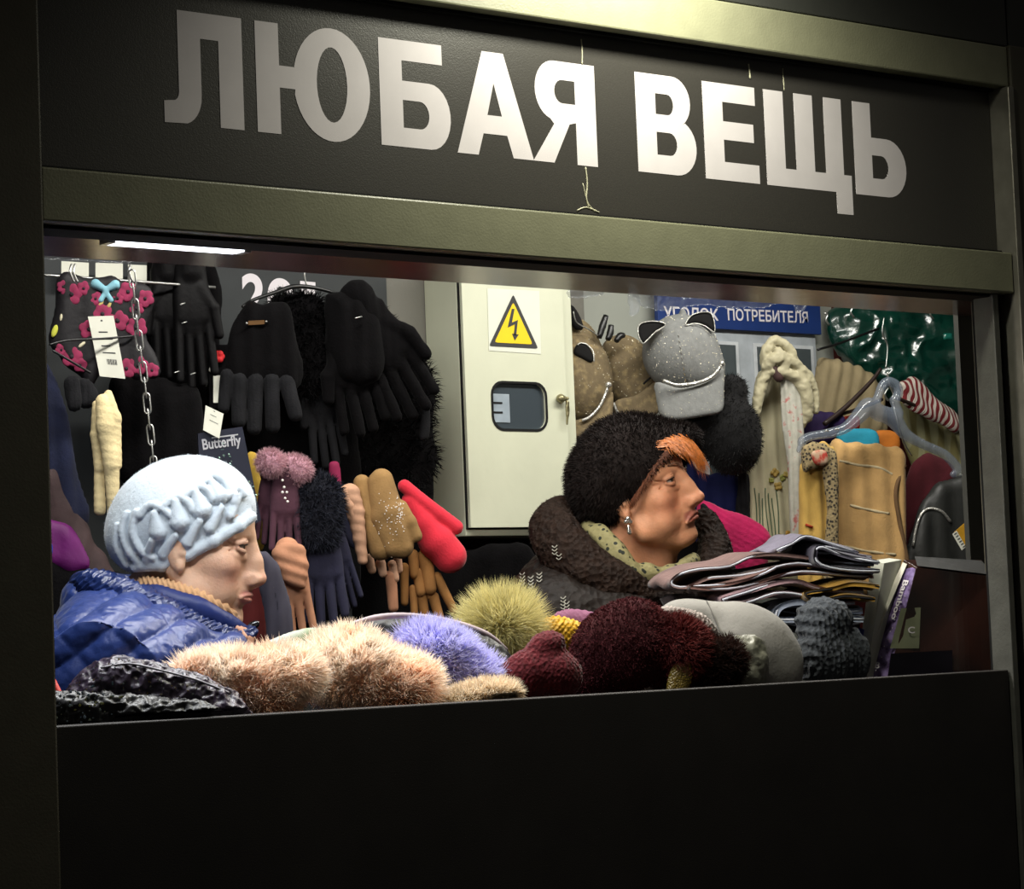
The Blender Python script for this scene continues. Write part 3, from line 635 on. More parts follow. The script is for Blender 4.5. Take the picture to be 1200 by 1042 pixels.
for k in range(6): A.ell((256 + 4 * math.cos(k * 1.05), 418 + 4 * math.sin(k * 1.05), 4 + (k % 2)), (3.8, 3.8, 3), 0, 1)
A.build('rose', M('rose red', '#b11d22', .7), rt)
plate('white_label', fr, [(250, 440), (261, 440), (260.5, 472), (250, 472)], 1.5, .0005, m_tag, rt)
A = SDF(fr, 240, 256, 420, 445, -2, 14, 1.1); A.ell((248, 432, 3), (5, 3, 2), 60); A.build('white_petal', m_tag, rt)
bp = thing('butterfly_packet', 'navy packet lettered Butterfly with sparkling sequins and cream price tag', 'packet', P(262, 540, .92)); fr = Frame(262, 550, .92)
plate('card', fr, [(232, 508), (284, 500), (306, 610), (250, 640), (236, 600)], 0, .010, M('navy card', '#171a2b', .5), bp)
ins = lambda p: p
text('lettering', 'Butterfly', fr.W(238, 527, .6), fr.W(283, 521, .6), .020, fr.N, M('silver print', '#a9a9ae', .4), bp, bold=.02)
plate('printed_line', fr, [(248, 512.5), (279, 508.5), (279, 510), (248, 514)], .6, .0003, M('silver print', '#a9a9ae'), bp)
VV = []; FF = []; g = np.random.default_rng(3)
for k in range(170):
    t = g.random(); x = 236 + 62 * t + g.normal(0, 3); y = 540 + 34 * t + g.normal(0, 9) + 10 * math.sin(t * 9); c = fr.l(x, y, 2.0 + g.random() * 2); r = g.uniform(.7, 1.7); th = g.random() * 3
    a1 = np.array([math.cos(th), math.sin(th), .3 * g.normal()]) * r; a2 = np.array([-math.sin(th), math.cos(th), .3 * g.normal()]) * r; b0 = len(VV)
    VV += [c + a1, c + a2, c - a1, c - a2, c + [0, 0, .8]]; FF += [(b0, b0 + 1, b0 + 4), (b0 + 1, b0 + 2, b0 + 4), (b0 + 2, b0 + 3, b0 + 4), (b0 + 3, b0, b0 + 4)]
stuff(mk('sequins', fr.w(np.array(VV)), FF, M('green silver sequin', '#a9cfc0', .2, metal=.8, var=.5, vscale=200), bp))
tagcard('price_tag', fr, [(241, 475), (262, 485), (257, 514), (238, 504)], 6, bp, 2)
S = cloth('mustard_strip', [(288, 536), (302, 532), (306, 560), (312, 580), (310, 640), (300, 640), (298, 590)], .98, M('mustard knit', '#a98a35', .9, bump=.001, bscale=200), T=5); tag(S.o, 'mustard yellow knitted piece beside the pink fur cuffs', 'scarf')

# hanger and big black gloves
hg = thing('black_hanger', 'black hanger with wire hook before the number 201', 'hanger', P(350, 320, 1.03))
tube('hook', [P(366, 301, 1.03), P(364, 312, 1.03), P(357, 320, 1.03), P(359, 334, 1.03)], .0015, m_metal, hg)
tube('shoulder_bar', [P(284, 360, 1.02), P(296, 352, 1.02), P(322, 343, 1.02), P(345, 336, 1.02), P(372, 338, 1.02), P(396, 345, 1.02)], [.003, .0035, .004, .005, .004, .003], m_dkpl, hg)
gp = nm_gloves('black gloves with charcoal grey fingers under the number 201', loc=P(310, 350, 1.0))
S = cloth('cuff', [(282, 362), (296, 352), (312, 356), (330, 352), (342, 366), (350, 400), (356, 430), (350, 456), (320, 452), (298, 460), (270, 448), (262, 428), (270, 396)], 1.0, f_blk, T=14, R=24, parent=gp, disp=fold_disp(3.5, 24, 2))
S = SDF(Frame(310, 460, .99), 255, 375, 425, 520, -18, 24, 1.7)
for a_, b_ in (((280, 446), (280, 494)), ((299, 446), (298, 502)), ((318, 446), (320, 500)), ((336, 448), (346, 486))): S.cone((*a_, 0), (*b_, 3), 9.5, 8.5, 1.2)
S.cone((266, 440, 0), (262, 478, 0), 8, 7, 1.2); S.build('fingers', f_gry, gp, disp=fold_disp(.5, 5))
for x, y in ((289, 379), (312, 377)):
    A = SDF(Frame(300, 380, .985), x - 5, x + 5, y - 5, y + 5, -2, 8, .8); A.ell((x, y, 3), (1.6, 1.6, 1.6)); A.build('stud', m_metal, gp)
plate('bronze_bar', Frame(300, 380, .985), [(291, 376), (310, 375), (310, 380), (291, 381)], 2.5, .001, M('bronze', '#6b4f32', .4, metal=.7), gp)
gp = nm_gloves('black fur trimmed gloves hanging behind, between the hanger and the cabinet', loc=P(360, 350, 1.05))
S = cloth('fur_cuff', [(318, 352), (340, 344), (364, 344), (378, 352), (384, 390), (392, 440), (370, 470), (345, 460), (330, 410)], 1.05, f_blk, T=15, R=20, parent=gp)
fur(S, 'fur', 3500, 13, 1.3, M('black fur', '#070607', .9, spec=.1), gp, seed=4)
glove('glove', 1.04, (372, 430), (388, 545), 40, f_gry, gp, thumb=-1, seed=4)
gp = nm_gloves('large pair of black gloves hanging at the end of the rail near the grey wall', loc=P(440, 350, .98))
S = cloth('cuff', [(383, 348), (396, 342), (420, 345), (434, 356), (448, 380), (452, 430), (430, 452), (398, 440), (386, 400)], .98, f_blk, T=18, R=24, parent=gp, disp=fold_disp(2, 20, 8))
glove('glove', .96, (428, 366), (492, 482), 58, f_blk, gp, thumb=1, cuff=.15, seed=3, flat=.24, disp=fold_disp(.8, 12, 3))
glove('glove', .99, (404, 400), (430, 505), 56, f_blk, gp, thumb=-1, cuff=.1, seed=6, flat=.24, disp=fold_disp(.8, 12, 5))
tube('steel_trim', [P(416, 373, .935), P(424, 371, .935)], .0016, m_metal, gp, 0)
S = cloth('fur_scarf', [(398, 352), (440, 356), (470, 390), (498, 420), (512, 452), (508, 500), (514, 540), (500, 570), (500, 600), (440, 600), (410, 560), (400, 500), (392, 430)], 1.07, f_blk, T=16, R=24); tag(S.o, 'long black fur scarf hanging against the grey wall', 'scarf')
fur(S, 'fur', 6000, 14, 1.3, M('black fur', '#0c0b0d'), S.o, seed=5)
S = cloth('black_shawl', [(250, 440), (300, 430), (400, 430), (420, 520), (424, 640), (410, 720), (330, 740), (260, 700), (236, 560)], 1.12, f_blk, T=12, disp=fold_disp(4, 40, 21)); tag(S.o, 'black shawl hanging behind the plum and navy gloves', 'shawl')
S = cloth('black_wrap', [(400, 520), (500, 520), (512, 600), (545, 640), (620, 640), (640, 720), (560, 760), (420, 760), (404, 640)], 1.13, f_blk, T=12, disp=fold_disp(4, 44, 23)); tag(S.o, 'black wrap hanging below and left of the electric cabinet', 'wrap')
S = cloth('grey_ribbon', [(497, 480), (504, 478), (503, 512), (492, 512)], .97, f_gry, T=4, res=1.4); tag(S.o, 'small grey strap beside the black fur scarf', 'strap')
S = cloth('magenta_strip', [(386, 544), (397, 542), (400, 560), (400, 574), (390, 572)], 1.0, M('magenta strip', '#7c1840', .8), T=5, res=1.5); tag(S.o, 'small dark magenta strip above the navy gloves', 'ribbon')

# plum gloves with pink fur cuff
gp = nm_gloves('plum gloves with pale pink fur cuffs and pearl beads', 'plum_gloves', P(330, 540, .92))
m_plum = M('plum suede', '#4a2d39', .9, bump=.0006, bscale=200, sheen=.022, var=.2)
glove('glove', .93, (320, 556), (314, 636), 30, m_plum, gp, thumb=0, seed=1)
S2 = glove('glove', .90, (334, 560), (334, 648), 34, m_plum, gp, thumb=0, cuff=.1, seed=2)
m_pf = M('pink fur', '#c093a0', .9, thin=.35, attr=True, var=.15)
pc = lambda p, g: np.array(lin('#c8a0a8'))[None] * g.uniform(.7, 1.15, (len(p), 1))
for c, r in (((318, 543, 0), (17, 15, 15)), ((346, 551, 4), (20, 17, 16))):
    S = SDF(Frame(c[0], c[1], .90), c[0] - 34, c[0] + 34, c[1] - 30, c[1] + 30, -26, 34, 2); S.ell(c, r, -25); o = S.build('fur_cuff', M('pink fur base', '#b08794', .9), gp)
    fur(S, 'fur', 2600, 7, .9, m_pf, o, cols=pc, grav=(0, -.2, 0), seed=int(c[0]))
fr = Frame(335, 575, .885)
for x, y in ((331, 563), (333, 571), (336, 577), (331, 577), (334, 584), (337, 588)):
    A = SDF(fr, x - 4, x + 4, y - 4, y + 4, 2, 14, .8); A.ell((x, y, 9), (1.7, 1.7, 1.7)); A.build('bead', m_bead, gp)
# navy fur cuffed gloves
gp = nm_gloves('navy gloves with black fur cuffs hanging beside the plum pair', 'navy_gloves', P(375, 560, .92))
m_nv = M('navy suede', '#26263a', .9, bump=.0006, bscale=200, sheen=.022, var=.2)
glove('glove', .92, (386, 615), (412, 712), 30, m_nv, gp, thumb=0, seed=1)
glove('glove', .90, (376, 628), (384, 732), 46, m_nv, gp, thumb=0, seed=3)
S = cloth('fur_cuff', [(344, 570), (362, 556), (388, 560), (402, 580), (400, 615), (392, 640), (356, 642), (344, 615)], .89, M('dark navy fur base', '#14151f', .9), T=17, R=20, parent=gp); fur(S, 'fur', 4500, 11, 1.1, M('dark navy fur', '#171a26', .85), gp, seed=8)
S = cloth('navy_mitten_cuff', [(392, 566), (402, 570), (416, 600), (424, 640), (410, 640), (396, 610)], .93, m_nv, T=7); tag(S.o, 'navy cuff strip between navy gloves and beige glove', 'gloves')
# tan gloves below
gp = nm_gloves('tan gloves hanging just right of the face of the woman in the pale blue hat', 'tan_gloves', P(343, 650, .84))
m_tan = M('tan suede', '#a9785c', .85, bump=.0006, bscale=180, sheen=.02, var=.2)
glove('glove', .84, (338, 655), (350, 748), 40, m_tan, gp, thumb=0, cuff=.12, seed=2)
S = cloth('cuff', [(322, 640), (344, 636), (358, 642), (362, 668), (356, 690), (334, 680), (322, 660)], .82, m_tan, T=9, R=12, parent=gp, disp=fold_disp(2, 14, 3, ang=70))
S = cloth('charcoal_coat', [(300, 652), (318, 650), (332, 676), (342, 720), (344, 760), (318, 770), (310, 720)], .72, M('charcoal wool', '#3b3944', .95, sheen=.02), T=10, disp=fold_disp(2, 14, 2)); tag(S.o, 'charcoal coat edge hanging beside the tan gloves', 'coat')
S = cloth('red_cloth', [(282, 668), (302, 662), (314, 690), (316, 740), (310, 765), (284, 765)], .78, M('dark red cloth', '#571a18', .9), T=8, disp=fold_disp(2, 16, 4)); tag(S.o, 'dark red cloth right behind the mouth of the left woman', 'cloth')
# beige glove, olive mittens, red mittens, tan fingers
m_beige = M('beige suede', '#b98f74', .85, bump=.0006, bscale=200, sheen=.022, var=.12)
m_olive = M('olive brown felt', '#8c6d44', .95, bump=.0008, bscale=220, sheen=.022, var=.18)
gp = nm_gloves('single long beige suede glove left of the sparkling mittens', 'beige_glove', P(412, 575, .92), 'glove')
S = SDF(Frame(412, 615, .92), 388, 440, 555, 675, -16, 22, 1.6); S.path([(410, 578, 0), (416, 600, 0), (421, 630, 0), (425, 656, 0)], [12, 11, 8, 6]); S.build('glove_body', m_beige, gp, disp=fold_disp(1, 12, 5, ang=80))
S = SDF(Frame(412, 615, .92), 392, 425, 565, 620, -6, 24, 1.6); S.path([(404, 574, 6), (410, 592, 7), (414, 606, 6)], [5, 5, 4]); S.build('thumb', m_beige, gp)
gp = nm_gloves('olive brown felt mittens with sparkling rhinestones', 'olive_mittens', P(445, 560, .9), 'mittens')
S = SDF(Frame(440, 605, .92), 405, 480, 545, 672, -18, 20, 1.8); S.path([(424, 566, 0), (430, 600, 0), (446, 642, 0)], [10, 14, 15]); S.build('mitten', m_olive, gp)
S = SDF(Frame(458, 605, .90), 418, 510, 540, 672, -20, 30, 1.6)
S.path([(447, 563, 2), (455, 600, 4), (470, 640, 2)], [14, 18, 15], 3); S.path([(440, 566, 2), (447, 605, 2), (461, 640, 2)], [10, 15, 14], 3); S.path([(470, 594, 6), (480, 612, 7), (487, 628, 6)], [8, 8, 8], 3); S.build('mitten', m_olive, gp)
g = np.random.default_rng(5); Vf = S.V; N_, _ = normals(S.V, S.Q); VV = []; FF = []
fl_ = lambda x, y: S.f.l(x, y, 10)[:2]
for k in range(95):
    x = 455 + g.normal(0, 9) if k < 55 else 467 + g.normal(0, 3.5); y = 612 + g.normal(0, 18) if k < 55 else 598 + g.normal(0, 8)
    q = fl_(x, y); m_ = np.argmin((Vf[:, 0] - q[0]) ** 2 + (Vf[:, 1] - q[1]) ** 2 + 1e6 * (N_[:, 2] < .3)); c = Vf[m_] + N_[m_] * .2; r = g.uniform(.5, .95); b0 = len(VV)
    VV += [c + np.array(v) * r for v in ((1, 0, 0), (-1, 0, 0), (0, 1, 0), (0, -1, 0), (0, 0, 1.2), (0, 0, -1))]; FF += [(b0 + a_, b0 + b_, b0 + c_) for a_, b_, c_ in ((0, 2, 4), (2, 1, 4), (1, 3, 4), (3, 0, 4), (2, 0, 5), (1, 2, 5), (3, 1, 5), (0, 3, 5))]
stuff(mk('rhinestones', S.f.w(np.array(VV)), FF, M('rhinestone lit', '#ffffff', .15, metal=0, spec=1, var=0), gp))
gp = nm_gloves('bright coral red mittens hanging left of the electric cabinet', 'red_mittens', P(480, 575, .94), 'mittens')
m_rm = M('coral red felt', '#cf2c3d', .95, bump=.0008, bscale=220, sheen=.2, var=.08)
S = SDF(Frame(505, 620, .95), 450, 570, 548, 692, -24, 34, 1.8)
S.path([(482, 588, 0), (496, 614, 0), (512, 635, 0), (527, 652, 0)], [12, 17, 21, 20], 3); S.path([(474, 570, 4), (492, 585, 6), (514, 603, 6), (534, 618, 4)], [8, 8, 9, 9], 1.0); S.build('mitten', m_rm, gp)
gp = nm_gloves('beige glove fingertips below the sparkling mittens', 'beige_gloves', P(450, 660, .95), 'gloves')
for i, (a_, b_, r) in enumerate((((432, 655), (436, 668), 6), ((446, 660), (449, 672), 6), ((460, 662), (463, 678), 6), ((466, 655), (468, 668), 5), ((458, 675), (461, 712), 7))):
    S = SDF(Frame(450, 670, .95), a_[0] - 14, b_[0] + 14, a_[1] - 14, b_[1] + 14, -12, 16, 1.4); S.cone((*a_, 0), (*b_, 2), r, r * .85); S.build('finger', m_beige if i < 4 else m_tan, gp)
gp = nm_gloves('ochre tan leather gloves hanging under the red mittens, fingers down', 'ochre_gloves', P(490, 660, .97), 'gloves')
m_oc = M('ochre suede', '#96693a', .85, bump=.0006, bscale=200, sheen=.02, var=.2)
for i, (a_, b_, r) in enumerate((((474, 665), (474, 706), 5.5), ((484, 650), (486, 674), 6.5), ((490, 672), (493, 694), 7), ((500, 672), (505, 698), 7), ((512, 676), (532, 716), 6), ((484, 690), (486, 726), 5), ((494, 700), (499, 730), 6.5), ((508, 700), (516, 728), 6.5), ((498, 652), (504, 690), 9))):
    S = SDF(Frame(495, 690, .97), min(a_[0], b_[0]) - 14, b_[0] + 14, a_[1] - 14, b_[1] + 14, -14, 20, 1.5); S.cone((*a_, 0), (*b_, i % 3 * 3), r, r * .85); S.build('finger', m_oc, gp)
# ================================================================== caps, scarves and bags at the right
def bump_cols(base): return np.array(lin(base))
m_cbrown = M('brown glitter felt', '#6f6149', .9, bump=.0006, bscale=220, col2='#8d7c58', vscale=70, var=.12, lo=.5, hi=.75)
m_cgrey = M('grey glitter felt', '#777876', .9, bump=.0006, bscale=220, var=.12, vscale=80)
m_glit = M('glitter fleck', '#fff6d8', .2, metal=.5, var=0)
m_trim = M('silver braid', '#c9c7c0', .3, metal=.7, bump=.001, bscale=300, kind='voronoi', var=.2, vscale=200)
m_in = M('cap lining', '#0d0c0c', .9)
def flecks(S, n, parent, seed, rmin=.45, rmax=.9, mat=m_glit, mask=None):
    g = np.random.default_rng(seed); V = S.V; N_, _ = normals(S.V, S.Q); ok = np.nonzero((N_[:, 2] > .25) & (S.f.w(V)[:, 2] > 1.434) & (S.f.w(V)[:, 1] > .058))[0]
    if len(ok) == 0: ok = np.nonzero(S.f.w(V)[:, 2] > 1.44)[0]
    ii = g.choice(ok, n); c = V[ii] + N_[ii] * .25; r = g.uniform(rmin, rmax, (n, 1))
    ofs = np.array([(1, 0, 0), (0, 1, 0), (-1, 0, 0), (0, -1, 0), (0, 0, .7)]); VV = (c[:, None] + ofs[None] * r[:, None]).reshape(-1, 3); o = np.arange(n)[:, None, None] * 5
    return stuff(mk('glitter', S.f.w(VV), (o + np.array([[0, 1, 4], [1, 2, 4], [2, 3, 4], [3, 0, 4]])).reshape(-1, 3), mat, parent))
def on(S, x, y, lift=.5):
    """point on the front of a built mesh under pixel x, y"""
    V = S.V; dd = 10.0
    for _ in range(3):
        q = S.f.l(x, y, dd)[:2]; d = (V[:, 0] - q[0]) ** 2 + (V[:, 1] - q[1]) ** 2; near = np.nonzero(d < max(9, d.min() + 4))[0]; dd = V[near, 2].max()
    return np.array([q[0], q[1], dd + lift])
# grey cap with cat ears
gc = thing('cat_ear_hat', 'grey felt baseball cap with black cat ears, silver braid and visor down', 'cap', P(800, 430, 1.12))
S = SDF(Frame(800, 425, 1.02), 735, 865, 345, 505, -50, 55, 1.8)
S.ell((798, 414, 0), (46, 46, 40), 0, 3); S.ell((814, 434, -2), (36, 30, 34), 0, 12)
S.cone((801, 368, 8), (800, 366, 8), 4, 4, 2)
S.F = np.maximum(S.F, -(9999 + 0 * S.F)) if False else S.F
crown = S; S.build('crown', m_cgrey, gc, disp=lambda V, N: -1.2 * np.exp(-((V[:, 0] - crown.f.l(798, 400, 0)[0] - .12 * (V[:, 1])) / 1.3) ** 2) * (V[:, 2] > 5)); flecks(S, 260, gc, 1, .3, .6)
B_ = SDF(Frame(800, 465, 1.02), 765, 860, 430, 500, 0, 75, 1.5); B_.poly([(774, 446), (800, 454), (830, 446), (851, 430), (851, 460), (847, 482), (825, 488), (792, 492), (778, 486), (774, 466)], 5, 6, 0, 47, lambda x, y: -.004 * (x - 8) ** 2 - .12 * (y + 20)); B_.build('visor', m_cgrey, gc); flecks(B_, 50, gc, 2, .3, .6)
q = [B_.f.w(B_.f.l(x, y, 52)) for x, y in ((777, 446), (790, 451), (803, 451), (820, 448), (836, 440), (846, 427))]; tube('braid', q, .0042, m_trim, gc)
A = SDF(Frame(800, 465, 1.02), 838, 856, 418, 436, 40, 66, 1); A.ell((846, 426, 52), (3.4, 3.4, 3.4)); A.build('braid_knob', m_trim, gc)
for pts, inner in ((((748, 392), (749, 381), (758, 377), (772, 377), (780, 381), (768, 389), (759, 398), (753, 402)), 0), (((803, 381), (810, 370), (822, 366), (833, 367), (837, 377), (837, 389), (826, 382), (814, 379)), 1)):
    E_ = SDF(Frame(800, 425, 1.02), 740, 845, 355, 410, 10, 50, 1.3); E_.poly(pts, 4, 4, 0, 30 if not inner else 28); E_.build('ear', m_in, gc)
    tube('ear_rim', [E_.f.W(x, y, 35 if not inner else 33) for x, y in pts], .0014, m_trim, gc, 4, 5, True)
for i in range(9):
    a = on(crown, 794.5 + i * 1.0, 392 + i * 6.5, .6); tube('stitch', [crown.f.w(a), crown.f.w(a + [1, -3.5, 0])], .0009, m_cbrown if i > 5 else m_trim, gc, 0, 5)
fr = Frame(852, 458, 1.0); t = tagcard('price_tag', fr, [(846, 441), (857, 441), (859, 475), (846, 474)], 8, gc, 0); plate('orange_print', fr, [(848, 448), (856, 448), (856, 460), (848, 460)], 8.3, .0002, M('orange print', '#c98a3a', .7), t)
# left brown cap with visor
bc = thing('baseball_hat', 'brown glitter baseball cap with cat ear, partly hidden by the electric cabinet', 'cap', P(690, 430, 1.1))
cf = Frame(690, 440, 1.13); ce = cf.wl([P(674, 470, 1.08)[0] + .004, 1.13, 2.2]); cn = cf.B @ np.array([1.0, 0, 0])
S = SDF(cf, 630, 735, 365, 530, -60, 50, 1.8); S.ell((672, 440, 0), (46, 58, 34), 12, 3); S.ell((668, 405, -4), (34, 34, 26), 0, 8); S.half(ce, cn); S.build('crown', m_cbrown, bc); flecks(S, 150, bc, 3, .3, .6)
V_ = SDF(cf, 640, 735, 440, 530, 0, 60, 1.6); V_.poly([(664, 496), (690, 488), (707, 472), (718, 458), (719, 480), (714, 498), (700, 510), (676, 514), (660, 516)], 5, 6, 0, 30); V_.half(ce, cn); V_.build('visor', m_cbrown, bc)
tube('braid', [V_.f.W(x, y, 38) for x, y in ((682, 493), (692, 488), (704, 474), (713, 452))], .0035, m_trim, bc)
E_ = SDF(cf, 660, 705, 390, 435, 5, 50, 1.3); E_.poly([(676, 404), (682, 402), (690, 406), (696, 418), (693, 425), (682, 420), (673, 414)], 4, 4, 0, 32); E_.build('ear', m_in, bc); tube('ear_rim', [E_.f.W(x, y, 36) for x, y in ((677, 404), (681, 402), (688, 404), (695, 412), (696, 424))], .0016, m_trim, bc, 4)
A = SDF(cf, 706, 720, 443, 458, 28, 50, 1); A.ell((713, 451, 39), (3.8, 3.8, 3.8)); A.build('braid_knob', m_trim, bc)
mc = thing('baseball_hat', 'brown glitter baseball cap hanging between the left brown cap and the grey cat ear cap', 'cap', P(740, 440, 1.14))
S = SDF(Frame(740, 440, 1.13), 690, 795, 380, 515, -50, 45, 1.8); S.ell((738, 440, 0), (34, 42, 26), 8, 3); S.ell((728, 412, -2), (24, 20, 18), 0, 8); S.build('crown', m_cbrown, mc); flecks(S, 120, mc, 4, .3, .6)
V_ = SDF(Frame(740, 440, 1.13), 700, 790, 440, 515, 0, 55, 1.6); V_.poly([(722, 470), (748, 462), (772, 442), (776, 462), (774, 482), (752, 492), (724, 490)], 4.5, 6, 0, 24); V_.build('visor', m_cbrown, mc)
tube('braid', [V_.f.W(x, y, 30) for x, y in ((719, 472), (723, 482), (729, 492))], .0032, m_trim, mc)
tube('braid', [V_.f.W(x, y, 33) for x, y in ((754, 450), (762, 443), (768, 442), (776, 447))], .0022, m_in, mc)
# clips above the caps
for i, (q, lb) in enumerate((([(702, 396), (706, 382), (710, 370)], 'leftmost black clip above the brown caps'), ([(712, 398), (715, 390), (716, 381)], 'middle black clip above the brown caps'), ([(722, 400), (726, 394), (731, 393)], 'rightmost black clip above the brown caps'))):
    tag(tube('clip', [P(x, y, 1.08) for x, y in q], [.006, .008, .006], m_dkpl, None, 3), lb, 'clip')
tag(tube('wire_hook', [P(672, 365, 1.08), P(676, 378, 1.08), P(690, 386, 1.08), P(704, 396, 1.08)], .0014, m_metal, None), 'thin wire hook at the right edge of the cabinet', 'hook')
S = cloth('black_earmuff', [(668, 358), (674, 360), (682, 374), (684, 385), (676, 386), (668, 376)], 1.1, m_in, T=6, res=1.3); tag(S.o, 'small black strap at the right edge of the cabinet', 'strap')
for q, s_, lb in (([(738, 342), (746, 344), (748, 358), (744, 368), (739, 364)], 2, 'crumpled film corner left of the grey cap top'), ([(744, 342), (770, 344), (800, 349), (862, 350), (905, 352), (904, 357), (860, 360), (820, 356), (790, 362), (760, 360), (748, 352)], 3, 'long crumpled film strip under the soffit above the grey cap'), ([(668, 340), (700, 341), (706, 343), (690, 346), (670, 348)], 4, 'crumpled film at the top right of the cabinet'), ([(926, 350), (950, 352), (938, 364), (932, 360)], 5, 'film corner at the top right of the blue sign')):
    S = cloth('plastic_film', q, .34, m_film, T=3, disp=crumple(3, 8, s_), res=1.2); tag(S.o, lb, 'film')
# black hat right of grey cap
S = SDF(Frame(840, 500, .98), 780, 905, 425, 575, -60, 60, 2); S.ell((855, 508, 0), (37, 50, 34), 12, 4); S.ell((820, 500, -6), (36, 30, 30), 0, 12); S.ell((858, 458, 0), (18, 18, 18), 0, 10)
S.build('black_hat', M('black wool hat', '#0a090a', .9, bump=.001, bscale=160, sheen=.05), None, disp=lambda V, N: 1.2 * fbm(V, 14, 4)); tag(S.o, 'black wool hat hanging under the grey cap, before the pocket board', 'hat')
fur(S, 'fur', 5000, 6, .8, M('black hat fur', '#0d0b0c', .8), S.o, seed=9)
S = cloth('dark_blue_cloth', [(806, 540), (826, 555), (866, 556), (868, 600), (856, 640), (830, 650), (812, 620)], 1.1, M('dark blue cloth', '#171d4e', .85, bump=.001, bscale=100), T=8, disp=fold_disp(2, 18, 2)); tag(S.o, 'dark blue cloth below the black hat', 'cloth')
S = cloth('pink_knit', [(820, 590), (834, 588), (850, 596), (880, 606), (902, 622), (906, 640), (892, 680), (850, 690), (830, 670), (822, 630)], .97, M('hot pink knit', '#a01049', .9, bump=.0025, bscale=90, sheen=.2), T=16, R=30, disp=fold_disp(.7, 7, 2, ang=60)); tag(S.o, 'hot pink knitted garment right of the woman in the dark fur hat', 'sweater')
S = cloth('grey_lapel', [(822, 592), (838, 604), (856, 640), (866, 690), (846, 700), (828, 660)], .93, f_gry, T=7); tag(S.o, 'dark grey lapel between the dark fur coat and the pink knit', 'coat')
# cream floral scarf, knotted, hanging
cs = thing('floral_scarf', 'cream scarf with green and ochre flowers hanging knotted before the pocket board', 'scarf', P(915, 420, .98))
m_cs = M('cream satin', '#a39c80', .55, var=.1, vscale=10, bump=.0006, bscale=60, sheen=.1)
S = cloth('cloth', [(902, 400), (918, 404), (928, 420), (946, 430), (960, 450), (958, 480), (944, 490), (940, 540), (938, 650), (934, 690), (880, 690), (872, 640), (876, 560), (884, 480), (890, 440), (898, 424)], .98, m_cs, T=12, R=16, parent=cs, disp=fold_disp(3.5, 17, 6)); sS = S
S = SDF(Frame(915, 430, .93), 870, 975, 385, 520, -26, 34, 1.5)
S.path([(898, 432, 0), (898, 412, 4), (908, 399, 4), (918, 404, 2)], [6, 6, 5, 4], 2, 5); S.path([(912, 400, 4), (924, 408, 6), (930, 424, 4), (926, 436, 0)], [4, 5, 6, 6], 2, 5)
S.path([(898, 430, 6), (910, 420, 10), (926, 424, 8), (942, 436, 4), (954, 456, 0), (956, 482, 0)], [6, 7, 6, 5, 4, 3], 2, 5); S.path([(906, 436, 8), (924, 438, 8), (938, 452, 4), (944, 474, 2), (940, 500, 0)], [5, 6, 6, 5, 3], 2, 5); S.path([(912, 412, 10), (920, 424, 10), (916, 436, 8)], [5, 6, 5], 2, 4); S.path([(930, 430, 2), (940, 448, 4), (946, 470, 4), (946, 490, 0)], [6, 7, 6, 5], 3, 5)
S.path([(902, 432, 4), (892, 452, 2), (886, 480, 0), (882, 510, -2)], [6, 6, 5, 3], 2, 5); S.build('knot', m_cs, cs, disp=lambda V, N: 1.6 * (1 - 2 * np.abs(fbm(V, 10, 3))) - .5)
S = cloth('loose_end', [(916, 432), (930, 436), (940, 470), (943, 540), (942, 640), (930, 650), (925, 560), (918, 500)], .92, M('white satin', '#a9a79b', .5, col2='#9c5a56', vscale=60, lo=.58, hi=.7), T=6, parent=cs, disp=fold_disp(2, 9, 3), res=1.6)
S = cloth('brown_band', [(903, 428), (908, 426), (919, 440), (916, 448), (908, 444)], .92, M('brown satin', '#3c2a28', .6), T=5, parent=cs, res=1.4)
for px, py, r, c in ((908, 554, 6, '#8a7338'), (917, 560, 5, '#7a7a3a'), (912, 570, 6, '#8a7338'), (921, 556, 4, '#9c8a4a'), (904, 563, 4, '#7a7a3a'), (916, 635, 10, '#8a6420'), (926, 628, 8, '#94702a'), (904, 640, 9, '#7c5a1c')):
    c0 = on(sS, px, py, 0); A = SDF(sS.f, 0, 0, 0, 0, 0, 0, .7, (c0 - [r + 5] * 3, c0 + [r + 5] * 3))
    for k in range(4): A.ell_l(c0 + [.5 * r * math.cos(k * 1.57 + px), .5 * r * math.sin(k * 1.57 + px), 0], (r * .45, r * .45, 2), None, 1)
    A.build('printed_flower', M('flower ' + c, c, .6), cs)
for k in range(7):
    x = 884 + k * 4.2; pts = [on(sS, x + .8 * math.sin(j + k) + j * .9, 572 + j * 13 + (k % 3) * 6, .4) for j in range(6)]
    tube('printed_stem', [sS.f.w(q) for q in pts], .0011, M('green print', '#35503a', .7), cs, 3, 5)
S = cloth('striped_shawl', [(866, 560), (878, 556), (880, 600), (884, 650), (876, 690), (864, 680)], 1.0, f_gry, T=6, disp=fold_disp(2, 6, 3), res=1.5); tag(S.o, 'narrow dark striped shawl left of the cream floral scarf', 'shawl')
